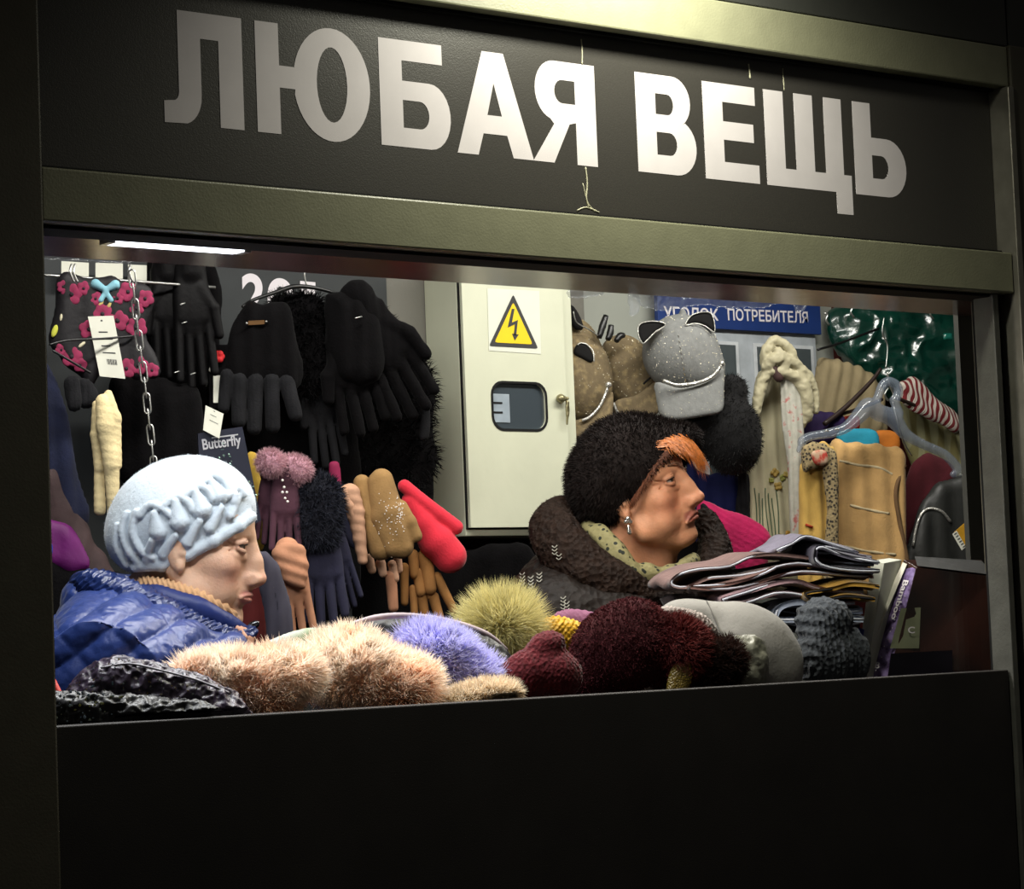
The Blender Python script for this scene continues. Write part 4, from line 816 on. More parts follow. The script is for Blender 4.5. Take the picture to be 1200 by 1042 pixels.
# beige pleated scarf behind
m_bs = M('beige pleats', '#8f8162', .85, bump=.0008, bscale=150, var=.15)
S = cloth('beige_scarf', [(958, 425), (972, 420), (1000, 426), (1026, 440), (1040, 470), (1036, 520), (1000, 560), (960, 560), (954, 500)], 1.08, m_bs, T=11, disp=fold_disp(3, 15, 3, ang=-15)); tag(S.o, 'beige pleated scarf hanging between the floral scarf and the dark hangers', 'scarf')
S = cloth('purple_cloth', [(944, 492), (960, 482), (988, 486), (992, 500), (974, 520), (948, 522)], 1.0, M('purple cloth', '#261640', .8), T=9, disp=fold_disp(2, 14, 5)); tag(S.o, 'dark purple cloth over the left arm of the clear hanger', 'cloth')
S = cloth('red_cloth', [(984, 492), (1004, 486), (1008, 500), (996, 512), (984, 508)], 1.0, M('red cloth', '#8c2217', .8), T=6, disp=fold_disp(2, 8, 5), res=1.5); tag(S.o, 'small red cloth above the turquoise fold', 'cloth')
S = cloth('turquoise_cloth', [(982, 508), (1004, 502), (1028, 506), (1028, 530), (990, 528)], .94, M('turquoise cloth', '#2487a0', .8, bump=.001, bscale=120), T=6, res=1.6); tag(S.o, 'turquoise folded cloth behind the clear hanger', 'cloth')
S = cloth('orange_cloth', [(1026, 506), (1050, 506), (1056, 520), (1050, 532), (1026, 530)], .93, M('orange cloth', '#b0651f', .8, bump=.001, bscale=120), T=6, res=1.6); tag(S.o, 'orange folded cloth behind the clear hanger', 'cloth')
# plaid scarf
ps = thing('plaid_scarf', 'yellow plaid fringed scarf hanging under the clear hanger', 'scarf', P(1000, 520, .9))
m_pl = M('honey wool', '#c49d66', .95, bump=.001, bscale=260, sheen=.15, var=.14)
m_py = M('yellow wool', '#c09c52', .95, bump=.001, bscale=260, sheen=.15, var=.14)
m_pd = M('dark plaid wool', '#2a2624', .95, col2='#8d7d5c', kind='voronoi', vscale=140, lo=.25, hi=.5, bump=.001, bscale=200)
m_pw = M('white plaid wool', '#c4b490', .95, bump=.001, bscale=260)
S = cloth('wool_panel', [(974, 522), (1000, 518), (1040, 522), (1062, 530), (1064, 560), (1062, 660), (1058, 690), (980, 690), (976, 600)], .88, m_pl, T=11, R=12, parent=ps, disp=fold_disp(2.2, 27, 2, noise=.35)); pS = S
S = cloth('wool_panel', [(944, 528), (974, 520), (982, 540), (984, 600), (980, 690), (938, 690), (940, 600)], .86, m_py, T=11, R=14, parent=ps, disp=fold_disp(2.5, 17, 5, noise=.25)); pY = S
S = cloth('dark_stripe', [(942, 524), (962, 518), (980, 530), (982, 552), (962, 548), (944, 552)], .83, m_pd, T=7, parent=ps, disp=fold_disp(2, 12, 4), res=1.5)
S = cloth('dark_stripe', [(966, 548), (982, 544), (984, 600), (980, 680), (966, 680), (970, 600)], .82, m_pd, T=6, parent=ps, disp=fold_disp(1, 12, 4), res=1.5)
S = cloth('pale_stripe', [(952, 530), (968, 528), (970, 544), (956, 544)], .81, M('pale red wool', '#b59a80', .95, col2='#a33b30', vscale=70), T=4, parent=ps, res=1.3)
for row, pts in enumerate((((984, 540), (1006, 545), (1030, 548), (1046, 556)), ((996, 592), (1016, 597), (1042, 602)), ((990, 640), (1016, 646), (1050, 650)))):
    q = [on(pS, x, y, .2) for x, y in smooth_line(pts, 5, False)]; tube('white_stripe', [pS.f.w(v - [0, 0, 2.2]) for v in q], .0045, m_pw, ps, 2, 6)
tube('rolled_edge', [P(x, y, .84) for x, y in ((1060, 545), (1050, 575), (1054, 610), (1062, 650), (1064, 668))], .005, M('brown edge', '#6b5238', .9), ps)
for k in range(9):
    x = 942 + k * 3.4; q = [on(pY, min(max(x, 941), 978), 528 + 0 * k, .5)]
tube('red_mark', [pY.f.w(on(pY, 944, 615, .5)), pY.f.w(on(pY, 952, 618, .5))], .003, M('red wool', '#a33b22', .9), ps, 0)
# hangers
dh = thing('brown_hanger', 'dark brown wooden hanger behind the clear hanger', 'hanger', P(1040, 440, .98))
m_dw = M('dark wood', '#2a1c17', .5, bump=.0006, bscale=60, spec=.5)
tube('arm', [P(966, 497, .97), P(990, 478, .97), (P(1020, 448, .97)), P(1032, 432, .97)], [.006, .006, .005, .004], m_dw, dh); tube('bar', [P(984, 486, .98), P(1010, 478, .98), P(1034, 468, .98)], .004, m_dw, dh)
tube('arm', [P(1050, 466, .97), P(1084, 480, .97), P(1124, 498, .97)], [.004, .005, .005], m_dw, dh)
tube('hook', [P(1036, 372, .97), P(1034, 390, .97), P(1040, 405, .97), P(1038, 432, .97)], .0018, m_metal, dh)
tube('arm', [P(958, 410, 1.06), P(985, 402, 1.06), P(1030, 385, 1.06)], .003, m_dkpl, dh)
chg = thing('clear_hanger', 'clear plastic hanger holding the yellow plaid scarf', 'hanger', P(1035, 460, .84))
m_cl = M('clear plastic', '#767f8c', .15, alpha=.42, spec=1, var=.05)
S = SDF(Frame(1035, 500, .80), 925, 1140, 440, 575, -12, 14, 1.5)
S.path([(938, 518, 0), (948, 512, 0), (970, 508, 0), (990, 502, 0), (1008, 486, 0), (1018, 476, 0), (1030, 484, 0)], [3.5, 4, 4.5, 5, 8, 9, 8], 4, 4)
S.path([(1030, 484, 0), (1046, 490, 0), (1060, 508, 0), (1080, 520, 0), (1106, 532, 0), (1120, 546, 0), (1124, 554, 0)], [8, 9, 6, 4.5, 4.5, 4.5, 4], 4, 4)
S.path([(1024, 478, 0), (1030, 462, 0), (1034, 452, 0), (1041, 447, 0), (1050, 451, 0), (1053, 460, 0), (1048, 470, 0)], 4.2, 3, 5); S.path([(1048, 470, 0), (1054, 484, 0)], 5, 4); S.cone((1117, 556, 0), (1127, 553, 0), 4, 4, 2); S.cone((938, 520, 0), (936, 528, 0), 3, 3, 2)
S.build('hanger_body', m_cl, chg)
tube('hook', [P(1041, 455, .82), P(1037, 462, .82), P(1041, 469, .82), P(1047, 463, .82), P(1042, 450, .82), P(1040, 436, .82)], .0022, m_metal, chg)
tube('wire', [P(1046, 470, .80), P(1052, 495, .79), P(1060, 520, .79), P(1068, 534, .79)], .0018, m_metal, chg)
for x, y in ((969, 506), (981, 504), (1082, 517), (1096, 524)): tube('notch', [P(x - 2, y, .785), P(x, y - 2, .785), P(x + 2, y, .785)], .0014, m_trim, chg, 2)
# green plastic bag, patterned scarves, maroon and dark cloth
m_gb = M('green plastic', '#08372c', .22, spec=1, bump=.004, bscale=22, var=.35, vscale=14, coat=.4)
S = cloth('green_bag', [(984, 362), (1030, 360), (1080, 362), (1128, 368), (1140, 420), (1130, 480), (1100, 484), (1060, 470), (1020, 446), (990, 420), (980, 390)], 1.1, m_gb, T=18, R=24, disp=crumple(7, 36, 3)); tag(S.o, 'shiny dark green plastic bag at the upper right', 'bag')
for x, y, lb in ((968, 375, 'left metal clip in front of the dark red panel'), (997, 366, 'second metal clip from the dark red panel'), (1090, 368, 'metal clip at the top right of the green bag')):
    tag(tube('clip', [P(x - 2, y - 8, .9), P(x + 2, y - 6, .9), P(x, y, .9), P(x + 4, y + 6, .9)], .0022, m_metal, None, 3), lb, 'clip')
m_rw = M('red white pattern', '#c3b9ae', .8, col2='#6e2024', kind='wave', vscale=28, lo=.45, hi=.55, bump=.001, bscale=100)
S = cloth('patterned_scarf', [(1056, 450), (1070, 442), (1086, 450), (1096, 462), (1120, 480), (1130, 500), (1118, 506), (1100, 495), (1078, 486), (1060, 470)], .96, m_rw, T=9, disp=fold_disp(3, 16, 3, ang=40)); tag(S.o, 'white scarf with red pattern knotted right of the clear hanger', 'scarf')
S = cloth('olive_scarf', [(1046, 468), (1066, 466), (1090, 486), (1120, 500), (1136, 530), (1140, 600), (1110, 600), (1080, 560), (1060, 520)], 1.02, M('olive wool', '#777048', .9, col2='#8d8a68', kind='wave', vscale=10), T=10, disp=fold_disp(3, 16, 7, ang=15)); tag(S.o, 'olive striped scarf behind the right arm of the clear hanger', 'scarf')
S = cloth('maroon_cloth', [(1078, 536), (1096, 532), (1116, 544), (1122, 560), (1106, 580), (1086, 600), (1070, 630), (1060, 660), (1056, 600), (1064, 560)], .88, M('maroon wool', '#4f1a22', .95, sheen=.1, bump=.001, bscale=150), T=10, disp=fold_disp(2, 22, 3)); tag(S.o, 'maroon cloth hanging right of the plaid scarf', 'cloth')
S = cloth('dark_grey_cloth', [(1092, 574), (1120, 560), (1144, 570), (1146, 690), (1060, 690), (1066, 640), (1076, 606)], .84, M('dark grey satin', '#262725', .5, bump=.001, bscale=60, spec=.5), T=10, disp=fold_disp(3, 26, 6)); tag(S.o, 'dark grey cloth with silvery edging under the maroon cloth', 'cloth'); dS = S
tube('silver_edging', [dS.f.w(on(dS, x, y, .5)) for x, y in ((1070, 640), (1074, 618), (1080, 602), (1090, 596), (1104, 600), (1114, 612))], .0035, m_trim, dS.o, 4)
yt = thing('yellow_tag', 'small yellow tag with barcode hanging at the inner right jamb', 'tag', P(1126, 627, .7)); fr = Frame(1126, 627, .70)
plate('card', fr, [(1118, 624), (1134, 610), (1140, 632), (1128, 644)], 0, .002, M('yellow card', '#b98a22', .6), yt)
w2 = plate('barcode_field', fr, [(1116, 626), (1121, 622), (1132, 641), (1127, 645)], .6, .0004, m_tag, yt)
for k in range(6): plate('barcode_line', fr, [(1118 + k * 2, 626 + k * 3), (1121 + k * 2, 624 + k * 3), (1121.5 + k * 2, 625 + k * 3), (1118.5 + k * 2, 627 + k * 3)], .9, .0002, m_ink, w2)
S = cloth('blue_label', [(1106, 390), (1116, 390), (1117, 398), (1106, 398)], .95, M('teal packet', '#1c6a5c', .2, spec=1), T=3, sm=0, res=1.3); tag(S.o, 'tiny teal packet on the green bag', 'packet')
# ================================================================== the two women
def graded(lo, hi, f0, f1, fine, coarse):
    a = [f0]; st = fine
    while a[-1] < hi:
        if a[-1] >= f1: st = min(st * 1.25, coarse)
        a.append(a[-1] + st)
    b = [f0]; st = fine
    while b[-1] > lo: st = min(st * 1.25, coarse); b.append(b[-1] - st)
    return np.array(b[:0:-1] + a)
class Person:
    def __init__(p, cx, cy, y, eye, yaw, pitch, roll, scale, label, res=1.35):
        p.f = Frame(cx, cy, y, 1.0); f = p.f; p.sc = scale / f.s
        t, q, r = [math.radians(v) for v in (yaw, pitch, roll)]
        Rh = nrm([IR[0], IR[1], 0]); Th = nrm([IT[0], IT[1], 0]); Zv = np.array([0, 0, 1.0])
        hor = Rh * math.cos(t) + Th * math.sin(t); lat = np.cross(Zv, hor)
        fwd = hor * math.cos(q) + Zv * math.sin(q); up = np.cross(fwd, lat)
        l2 = lat * math.cos(r) + up * math.sin(r); u2 = np.cross(fwd, l2)
        p.A = np.stack([f.B @ fwd, f.B @ l2, f.B @ u2], 1); p.hor = f.B @ hor; p.lat = f.B @ lat
        e = p.A @ (np.array([.080, -.031, .018]) * p.sc); p.O = f.l(eye[0], eye[1], e[2]) - e
        fl = (.2 - f.O[2]) / f.s; p.fl = fl; h = 125
        ax = [graded(p.O[0] - 330, p.O[0] + 330, p.O[0] - 90, p.O[0] + 100, res, 7), graded(fl - 4, p.O[1] + 135, p.O[1] - 95, p.O[1] + 110, res, 8), graded(p.O[2] - 210, p.O[2] + 210, p.O[2] - 75, p.O[2] + 75, res, 7)]
        p.S = SDF(f, 0, 0, 0, 0, 0, 0, res, axes=ax)
        p.root = thing('person', label, 'person', f.w([p.O[0], fl, p.O[2]]))
    def h(p, q): return p.O + p.A @ (np.array(q, float) * p.sc)
    def loc(p, V): return ((V - p.O) @ p.A) / p.sc
    def c(p, a, b, ra, rb=None, k=.006, sub=False): p.S.cone_l(p.h(a), p.h(b), ra * p.sc, (ra if rb is None else rb) * p.sc, k * p.sc, sub)
    def e(p, a, r, k=.01, sub=False): p.S.ell_l(p.h(a), np.array(r) * p.sc, p.A, k * p.sc, sub)
    def head(p, age=1.0, jowl=1.0, nose=1.0, mouth_open=0.0, frown=0.0, lips=.85):
        p.e((-.012, 0, .050), (.094, .074, .080)); p.e((.030, 0, .000), (.054, .062, .085), .02)
        p.e((.035, 0, .055), (.048, .058, .050), .02)
        for s in (-1, 1):
            p.c((-.005, .056 * s, -.028), (.020, .050 * s, -.060), .016, .016, .02); p.c((.020, .050 * s, -.060), (.066, .014 * s, -.088), .016, .014, .022)
            p.e((.056, .040 * s, -.012), (.022, .022, .020), .016)             # cheekbone
            p.e((.050, .036 * s, -.050), (.026, .022 * jowl, .026), .018)       # cheek and jowl
            p.c((.078, .012 * s, .036), (.064, .046 * s, .034), .0095, .008, .012)   # brow
            p.e((.093, .030 * s, .018), (.015, .017, .0115), .008, True)        # socket
        p.e((.074, 0, -.086), (.017, .018, .014), .014)                         # chin
        p.e((.070, 0, -.050), (.027, .028, .026), .016)                         # muzzle
        n = nose
        p.c((.083, 0, .030), (.097, 0, .000), .0085, .0095, .014); p.c((.085, 0, .012), (.092, 0, -.024), .011, .014, .014); p.c((.097, 0, .000), (.086 + .029 * n, 0, -.022), .0085, .0092, .010)
        p.e((.086 + .028 * n, 0, -.025), (.0098, .0098, .0085), .007); p.c((.086 + .024 * n, 0, -.031), (.094, 0, -.038), .005, .004, .005)
        for s in (-1, 1):
            p.e((.099, .0120 * s, -.027), (.0100, .0068, .0075), .009); p.c((.110, .0062 * s, -.0345), (.102, .0066 * s, -.0335), .0030, .0026, .003, True)
            # lids: pad over and under the eyeball
            for i in range(4):
                a0, a1 = -.9 + i * .45, -.9 + (i + 1) * .45
                pt = lambda a, up: (.0835 - .010 * a * a - .004 * abs(up) , (.031 + .0125 * a * 1.05) * s, .018 + up * (1 - .55 * a * a))
                p.c(pt(a0, .0072), pt(a1, .0072), .0034, .0034, .004); p.c(pt(a0, -.0064), pt(a1, -.0064), .0027, .0027, .004)
            p.c((.082, .020 * s, .003), (.072, .044 * s, .004), .0042, .0036, .006)     # bag under the eye
            p.c((.099, .021 * s, -.026), (.086, .031 * s, -.052), .0022, .0026, .007 * age, True)  # nasolabial fold
            p.c((.083, .028 * s, -.060), (.074, .031 * s, -.078), .0020, .0018, .006, True)
            for dz, ex in ((.006, .010), (-.001, .002), (-.008, -.008)): p.c((.070, .0455 * s, .016 + dz * .4), (.055, .0555 * s, .016 + dz + ex * .6), .0012, .0010, .0025 * age, True)
            p.e((-.004, .073 * s, .004), (.016, .006, .030), .006); p.e((.001, .080 * s, .006), (.009, .005, .018), .004, True); p.e((.002, .074 * s, -.022), (.007, .006, .009), .004)
            p.c((.003, .074 * s, -.004), (.010, .070 * s, -.002), .005, .004, .004)
        fr_ = frown
        for i in range(6):
            y0, y1 = -.024 + i * .008, -.024 + (i + 1) * .008; x = lambda y: .0965 - 14 * y * y; zc = lambda y: -.0525 - fr_ * 10 * y * y
            w_ = lambda y: max(.25, 1 - (y / .027) ** 2) * lips
            p.c((x(y0), y0, zc(y0) + .0050 * w_(y0)), (x(y1), y1, zc(y1) + .0050 * w_(y1)), .0046 * w_(y0) + .001, .0046 * w_(y1) + .001, .003)
            p.c((x(y0) - .001, y0, zc(y0) - .0060 * w_(y0)), (x(y1) - .001, y1, zc(y1) - .0060 * w_(y1)), .0054 * w_(y0) + .001, .0054 * w_(y1) + .001, .003)
        for i in range(6):
            y0, y1 = -.024 + i * .008, -.024 + (i + 1) * .008
            p.c((x(y0) + .003, y0, zc(y0)), (x(y1) + .003, y1, zc(y1)), .0014 + mouth_open, .0014 + mouth_open, .0015, True)
        p.c((.092, -.012, -.068), (.092, .012, -.068), .003, .003, .007, True)
    def body(p, shoulder_z, lean=0.0, neck_r=.050):
        """neck, trunk, arms and legs down to the kiosk floor; heights in metres above the floor"""
        sc = p.sc; S = p.S; zf = p.fl; base = p.O.copy(); nb = p.h((-.035, 0, -.06)); H, Lt = p.hor, p.lat; up = np.array([0, 1.0, 0])
        ctr = np.array([nb[0], 0, nb[2]]) - H * .035 * sc; at = lambda z, f_=0, l_=0: ctr * [1, 0, 1] + up * (zf + z * sc) + H * f_ * sc + Lt * l_ * sc
        p.at = at; k = .03 * sc; SZ = shoulder_z
        S.cone_l(nb, at(SZ + .02), neck_r * sc, (neck_r + .012) * sc, .02 * sc); p.c((.03, 0, -.075), (.005, 0, -.13), .03, .03, .03)
        for s in (-1, 1):
            S.cone_l(at(SZ + .02, 0, .02 * s), at(SZ - .03, 0, .15 * s), .055 * sc, .055 * sc, k); S.cone_l(at(SZ - .05, 0, .08 * s), at(.98, .0, .07 * s), .105 * sc, .10 * sc, k)
            S.cone_l(at(.95, 0, .08 * s), at(.85, 0, .10 * s), .11 * sc, .11 * sc, k); S.cone_l(at(.85, 0, .10 * s), at(.47, .02, .10 * s), .085 * sc, .055 * sc, k * .5)
            S.cone_l(at(.47, .02, .10 * s), at(.09, 0, .10 * s), .055 * sc, .038 * sc, k * .4); S.cone_l(at(.06, -.02, .10 * s), at(.045, .15, .11 * s), .045 * sc, .038 * sc, k * .4)
    def eyes(p, look=(1, 0, 0), iris='#4a4438'):
        mi = M('eye', '#ffffff', .12, attr=True, spec=.8, var=0)
        for s in (-1, 1):
            c = p.h((.0725, .031 * s, .018)); r = .0118 * p.sc; S = SDF(p.f, 0, 0, 0, 0, 0, 0, .7, (c - r - 4, c + r + 4)); S.ell_l(c, (r, r, r)); lk = p.A @ nrm(np.array(look))
            def cl(V, c=c):
                d = (V - c); d /= np.linalg.norm(d, axis=1, keepdims=True); a = d @ lk; o = np.tile(np.array(lin('#9a8c84')), (len(V), 1)); o[a > .78] = lin(iris); o[a > .965] = lin('#0a0808'); return o
            S.build('eye', mi, p.root, cols=cl)
            tube('eyelash', [p.f.w(p.h((.0868 - .010 * a * a, (.031 + .0131 * a) * s, .018 + .0042 * (1 - .7 * a * a)))) for a in (-.95, -.5, 0, .5, 1.0)], [.0004, .0010, .0012, .0013, .0008], M('lash', '#1a1210', .7), p.root, 4, 5)
            tube('eye_crease', [p.f.w(p.h((.0858 - .010 * a * a, (.031 + .0135 * a) * s, .018 + .0108 * (1 - .5 * a * a)))) for a in (-.8, -.3, .3, .9)], .0006, M('crease', '#6f4a3c', .7), p.root, 4, 5)
    def skin(p, mat, base, lip, cheek, shade='#7d5343'):
        def cl(V):
            q = p.loc(V); o = np.tile(np.array(lin(base)), (len(V), 1)); mix = lambda o, c, w_: o * (1 - w_[:, None]) + np.array(lin(c)) * w_[:, None]
            o = mix(o, cheek, .55 * np.exp(-(((q[:, 0] - .07) / .03) ** 2 + ((np.abs(q[:, 1]) - .042) / .022) ** 2 + ((q[:, 2] + .022) / .022) ** 2)))
            o = mix(o, cheek, .5 * np.exp(-(((q[:, 0] - .115) / .018) ** 2 + (q[:, 1] / .014) ** 2 + ((q[:, 2] + .026) / .012) ** 2)))
            o = mix(o, lip, .85 * np.clip(1.6 - (((q[:, 0] - .10) / .022) ** 4 + (q[:, 1] / .024) ** 4 + ((q[:, 2] + .0528) / .0105) ** 4), 0, 1))
            o = mix(o, shade, .55 * np.exp(-(((q[:, 0] - .078) / .02) ** 2 + ((np.abs(q[:, 1]) - .031) / .019) ** 2 + ((q[:, 2] - .019) / .011) ** 2)))  # eye sockets: shadow and make-up tone painted into the skin colour
            n_ = fbm(V, 9, 5); return o * (1 + .07 * n_)[:, None]
        p.body_o = p.S.build('body', mat, p.root, cols=cl); return p.body_o
def hairs(name, fr, roots, tips, n, wd, mat, parent, seed, jit=2.0, bend=(0, 3)):
    g = np.random.default_rng(seed); V = []; F = []; R_ = smooth_line(roots, 8, False); T_ = smooth_line(tips, 8, False)
    for i in range(n):
        t = g.random(); a = R_[int(t * (len(R_) - 1))] + g.normal(0, jit * .6, 3); b = T_[int(np.clip(t + g.normal(0, .08), 0, 1) * (len(T_) - 1))] + g.normal(0, jit, 3)
        A = fr.lp(a); B = fr.lp(b); m_ = (A + B) / 2 + [bend[0], bend[1], 2]; L = np.linalg.norm(B - A); sd = nrm(np.cross(B - A, [.2, .1, 1])) * wd / 2; b0 = len(V)
        V += [A - sd, A + sd, m_ - sd * .8, m_ + sd * .8, B]; F += [(b0, b0 + 1, b0 + 3, b0 + 2), (b0 + 2, b0 + 3, b0 + 4)]
    return stuff(mk(name, fr.w(np.array(V)), F, mat, parent, True))
m_skin = M('skin', '#ffffff', .55, attr=True, bump=.0007, bscale=220, var=.05, vscale=60, spec=.35)
for m_ in (m_skin,):
    b_ = m_.node_tree.nodes['Principled BSDF']; b_.inputs['Subsurface Weight'].default_value = .12; b_.inputs['Subsurface Radius'].default_value = (1, .35, .2); b_.inputs['Subsurface Scale'].default_value = .006
# ------------------------------------------------------------------ woman at left
W1 = Person(200, 700, .58, (284, 641), 2, -10, 0, 1.145, 'elderly woman in profile wearing a pale blue braided hat and blue quilted coat', 1.35)
W1.head(age=1.1, jowl=.95, nose=.70, frown=.3, lips=.6); W1.body(1.19, neck_r=.046)
w1 = W1.root; f = W1.f; nb = W1.h((-.03, 0, -.10))
W1.skin(m_skin, '#c09a80', '#a0655c', '#b87868'); W1.eyes((1, .1, -.05))
# hat
m_hat = M('pale blue fleece', '#b4bec6', .95, bump=.0012, bscale=160, sheen=.3, var=.05, vscale=20)
H = SDF(f, 112, 320, 515, 695, -90, 95, 1.35)
H.ell((213, 607, 0), (89, 72, 68), 17, 0); H.ell((160, 630, 0), (34, 38, 46), 0, 14)
for a, b in (((299, 615), (240, 654)), ((244, 656), (150, 682))):
    ln = f.l(*a, 0) - f.l(*b, 0); nn = nrm(np.array([-ln[1], ln[0], 0])); nn = nn if nn[1] > 0 else -nn; H.half(f.l(*b, 0), nn, 7)
H.surf()
def hp(x, y, l=0): return on(H, x, y, l)
band = [hp(x, y, 1) for x, y in ((160, 664), (190, 662), (220, 650), (250, 634), (280, 616), (294, 606))]
G_ = SDF(f, 112, 320, 515, 695, -90, 95, 1.35); G_.F = H.F.copy()
for pts, r in ((((206, 588), (210, 611)), (4.5, 12)), (((229, 576), (236, 597)), (4.5, 12)), (((247, 564), (256, 581)), (4.5, 11)), (((181, 602), (185, 622)), (4.5, 11)), (((276, 580), (275, 588)), (4.5, 6)),
               (((206, 628), (192, 650)), (4, 7)), (((234, 611), (220, 636)), (4, 7)), (((260, 595), (246, 619)), (4, 7)), (((283, 577), (270, 604)), (3.5, 6)), (((178, 634), (172, 655)), (4, 6))):
    a, b = hp(*pts[0], 3), hp(*pts[1], -2 if r[1] > 9 else 0); G_.cone_l(a, b, r[0], r[1], 1.0)
for pts in (((164, 604), (176, 592), (190, 596), (200, 604)), ((192, 594), (207, 582), (220, 588), (226, 598)), ((218, 580), (231, 570), (244, 575), (250, 585)), ((237, 566), (249, 557), (262, 563), (270, 574)), ((266, 582), (278, 573), (286, 580)),
            ((148, 602), (143, 622), (150, 645), (164, 660)), ((160, 600), (155, 624), (166, 646), (180, 654)), ((138, 616), (136, 640), (148, 662))):
    q = smooth_line([hp(x, y, 1.5) for x, y in pts], 4, False)
    for i in range(len(q) - 1): G_.cone_l(q[i], q[i + 1], 4.4, 4.4, 1.2)
for i in range(len(band) - 1): G_.cone_l(band[i], band[i + 1], 7, 7, 5)
G_.build('hat', m_hat, w1, disp=lambda V, N: .8 * fbm(V, 22, 3)); fur(G_, 'hat_fuzz', 9000, 2.6, .5, M('hat fuzz', '#bcc6ce', .9), G_.o, seed=41, sink=.5, segs=2)
# grey hair under the hat, brow
hairs('hair', f, [(196, 672, 42), (205, 669, 46), (216, 664, 50)], [(200, 683, 40), (208, 680, 44), (215, 674, 48)], 160, .8, M('grey hair', '#3c2f28', .7), w1, 3, 1.6)
hairs('eyebrow', f, [(283, 630, 24), (290, 626, 18), (295, 628, 8)], [(287, 627, 24), (293, 624, 18), (297, 629, 8)], 70, .8, M('grey brow', '#7d6252', .8), w1, 4, .7, (0, 0))
# ribbed sweater collar
m_rib = M('tan rib knit', '#b58e68', .9, bump=.001, bscale=200, sheen=.1)
K = SDF(f, 120, 320, 650, 760, -80, 90, 1.6); K.cone_l(nb + [-6, -16, 0], nb + [-18, -60, 0], 46, 60, 4); K.path([(172, 686, 34), (196, 690, 52), (228, 700, 52), (258, 714, 34), (272, 724, 8)], [9, 9, 9, 8, 7], 6, 4); K.path([(172, 686, 34), (166, 682, 0), (176, 682, -30)], 9, 6, 4)
K.build('sweater_collar', m_rib, w1, disp=lambda V, N: 1.3 * np.sin((V[:, 0] * .95 + V[:, 1] * .4) * 1.15))
# coat
m_puff = M('blue quilted nylon', '#1c3069', .38, bump=.0018, bscale=45, spec=.5, var=.12, vscale=14, sheen=.1)
m_puf2 = M('blue pressed nylon', '#182858', .35, bump=.004, bscale=70, kind='voronoi', spec=.6, var=.2, vscale=40)
at = W1.at; sc = W1.sc
J = SDF(f, 0, 0, 0, 0, 0, 0, 2.6, (f.l(20, 700, 0) * [1, 0, 0] + [-25, W1.fl + .52 * sc, -190], f.l(330, 660, 0) * [1, 0, 0] + [0, f.l(150, 655)[1] + 25, 190]))
for s in (-1, 1):
    J.cone_l(at(1.20, -.02, .04 * s), at(1.14, -.02, .18 * s), .085 * sc, .10 * sc, 14); J.cone_l(at(1.10, 0, .10 * s), at(.60, .02, .12 * s), .16 * sc, .19 * sc, 20)
J.ell((104, 738, 10), (54, 44, 88), 25, 16); J.ell((140, 782, 10), (84, 56, 96), -10, 16); J.ell((100, 700, 0), (30, 26, 60), 30, 14)
el = f.l(165, 860, 118); J.cone_l(at(1.12, -.02, -.19), el, .085 * sc, .075 * sc, 10); J.cone_l(el, f.l(262, 778, 62), .075 * sc, .052 * sc, 8)
J.cone_l(at(1.12, -.02, .19), f.l(185, 870, -110), .085 * sc, .075 * sc, 10); J.cone_l(f.l(185, 870, -110), f.l(290, 800, -50), .075 * sc, .05 * sc, 8)
J.half(at(1.0, .0, 0) * [0, 1, 0] + [0, -.48 * sc, 0], [0, 1, 0])
def quilt(V, N):
    a = V[:, 0] * .80 + V[:, 1] * .6; b = V[:, 0] * -.6 + V[:, 1] * .8; w1_ = a + 5 * vn(V, 40, 3); w2_ = b + 5 * vn(V, 40, 7)
    q1 = np.abs(np.sin(w2_ * math.pi / 36)) ** .6; q2 = np.abs(np.sin(w1_ * math.pi / 52)) ** .5
    return 8.0 * q1 * (.45 + .55 * q2) + 1.6 * (1 - 2 * np.abs(fbm(V, 15, 6))) - 10
J.build('coat', m_puff, w1, disp=quilt)
L_ = SDF(f, 70, 325, 655, 800, -110, 115, 1.8)
L_.path([(108, 690, -50), (98, 690, 0), (112, 688, 44), (150, 700, 72), (196, 722, 78), (240, 742, 62), (280, 748, 34), (296, 738, 8)], [17, 18, 19, 19, 18, 15, 9, 5], 6, 5)
L_.path([(108, 690, -50), (150, 690, -68), (220, 715, -60), (290, 742, -10)], [16, 15, 12, 5], 6, 4)
L_.build('hood_collar', m_puf2, w1, disp=lambda V, N: 1.2 * np.sin(V[:, 0] * .55 - V[:, 1] * .9 + 4 * vn(V, 14, 3)) * np.exp(-((V[:, 2] - 60) / 60) ** 2) + 1.6 * fbm(V, 12, 4))
I_ = SDF(f, 130, 320, 660, 780, -90, 90, 1.8); I_.path([(165, 692, 30), (190, 700, 58), (230, 714, 58), (264, 730, 36), (288, 742, 6)], [9, 12, 13, 11, 6], 5, 5); I_.cone_l(nb + [-6, -34, 0], nb + [-14, -90, 0], 50, 70, 6); I_.build('inner_collar', M('dark blue lining', '#18275c', .5, bump=.001, bscale=60), w1, disp=lambda V, N: 1.4 * fbm(V, 20, 4))
tube('zip_edge', [f.W(*q) for q in ((222, 725, 78), (250, 740, 62), (272, 748, 44), (288, 746, 22), (299, 736, 8))], .0024, M('black zip', '#0d0f16', .25, spec=.9), w1, 4)
A = SDF(f, 286, 312, 722, 745, -6, 26, 1.1); A.ell((297, 733, 10), (8, 5, 4), 25); A.build('collar_tip', M('black zip', '#0d0f16'), w1)
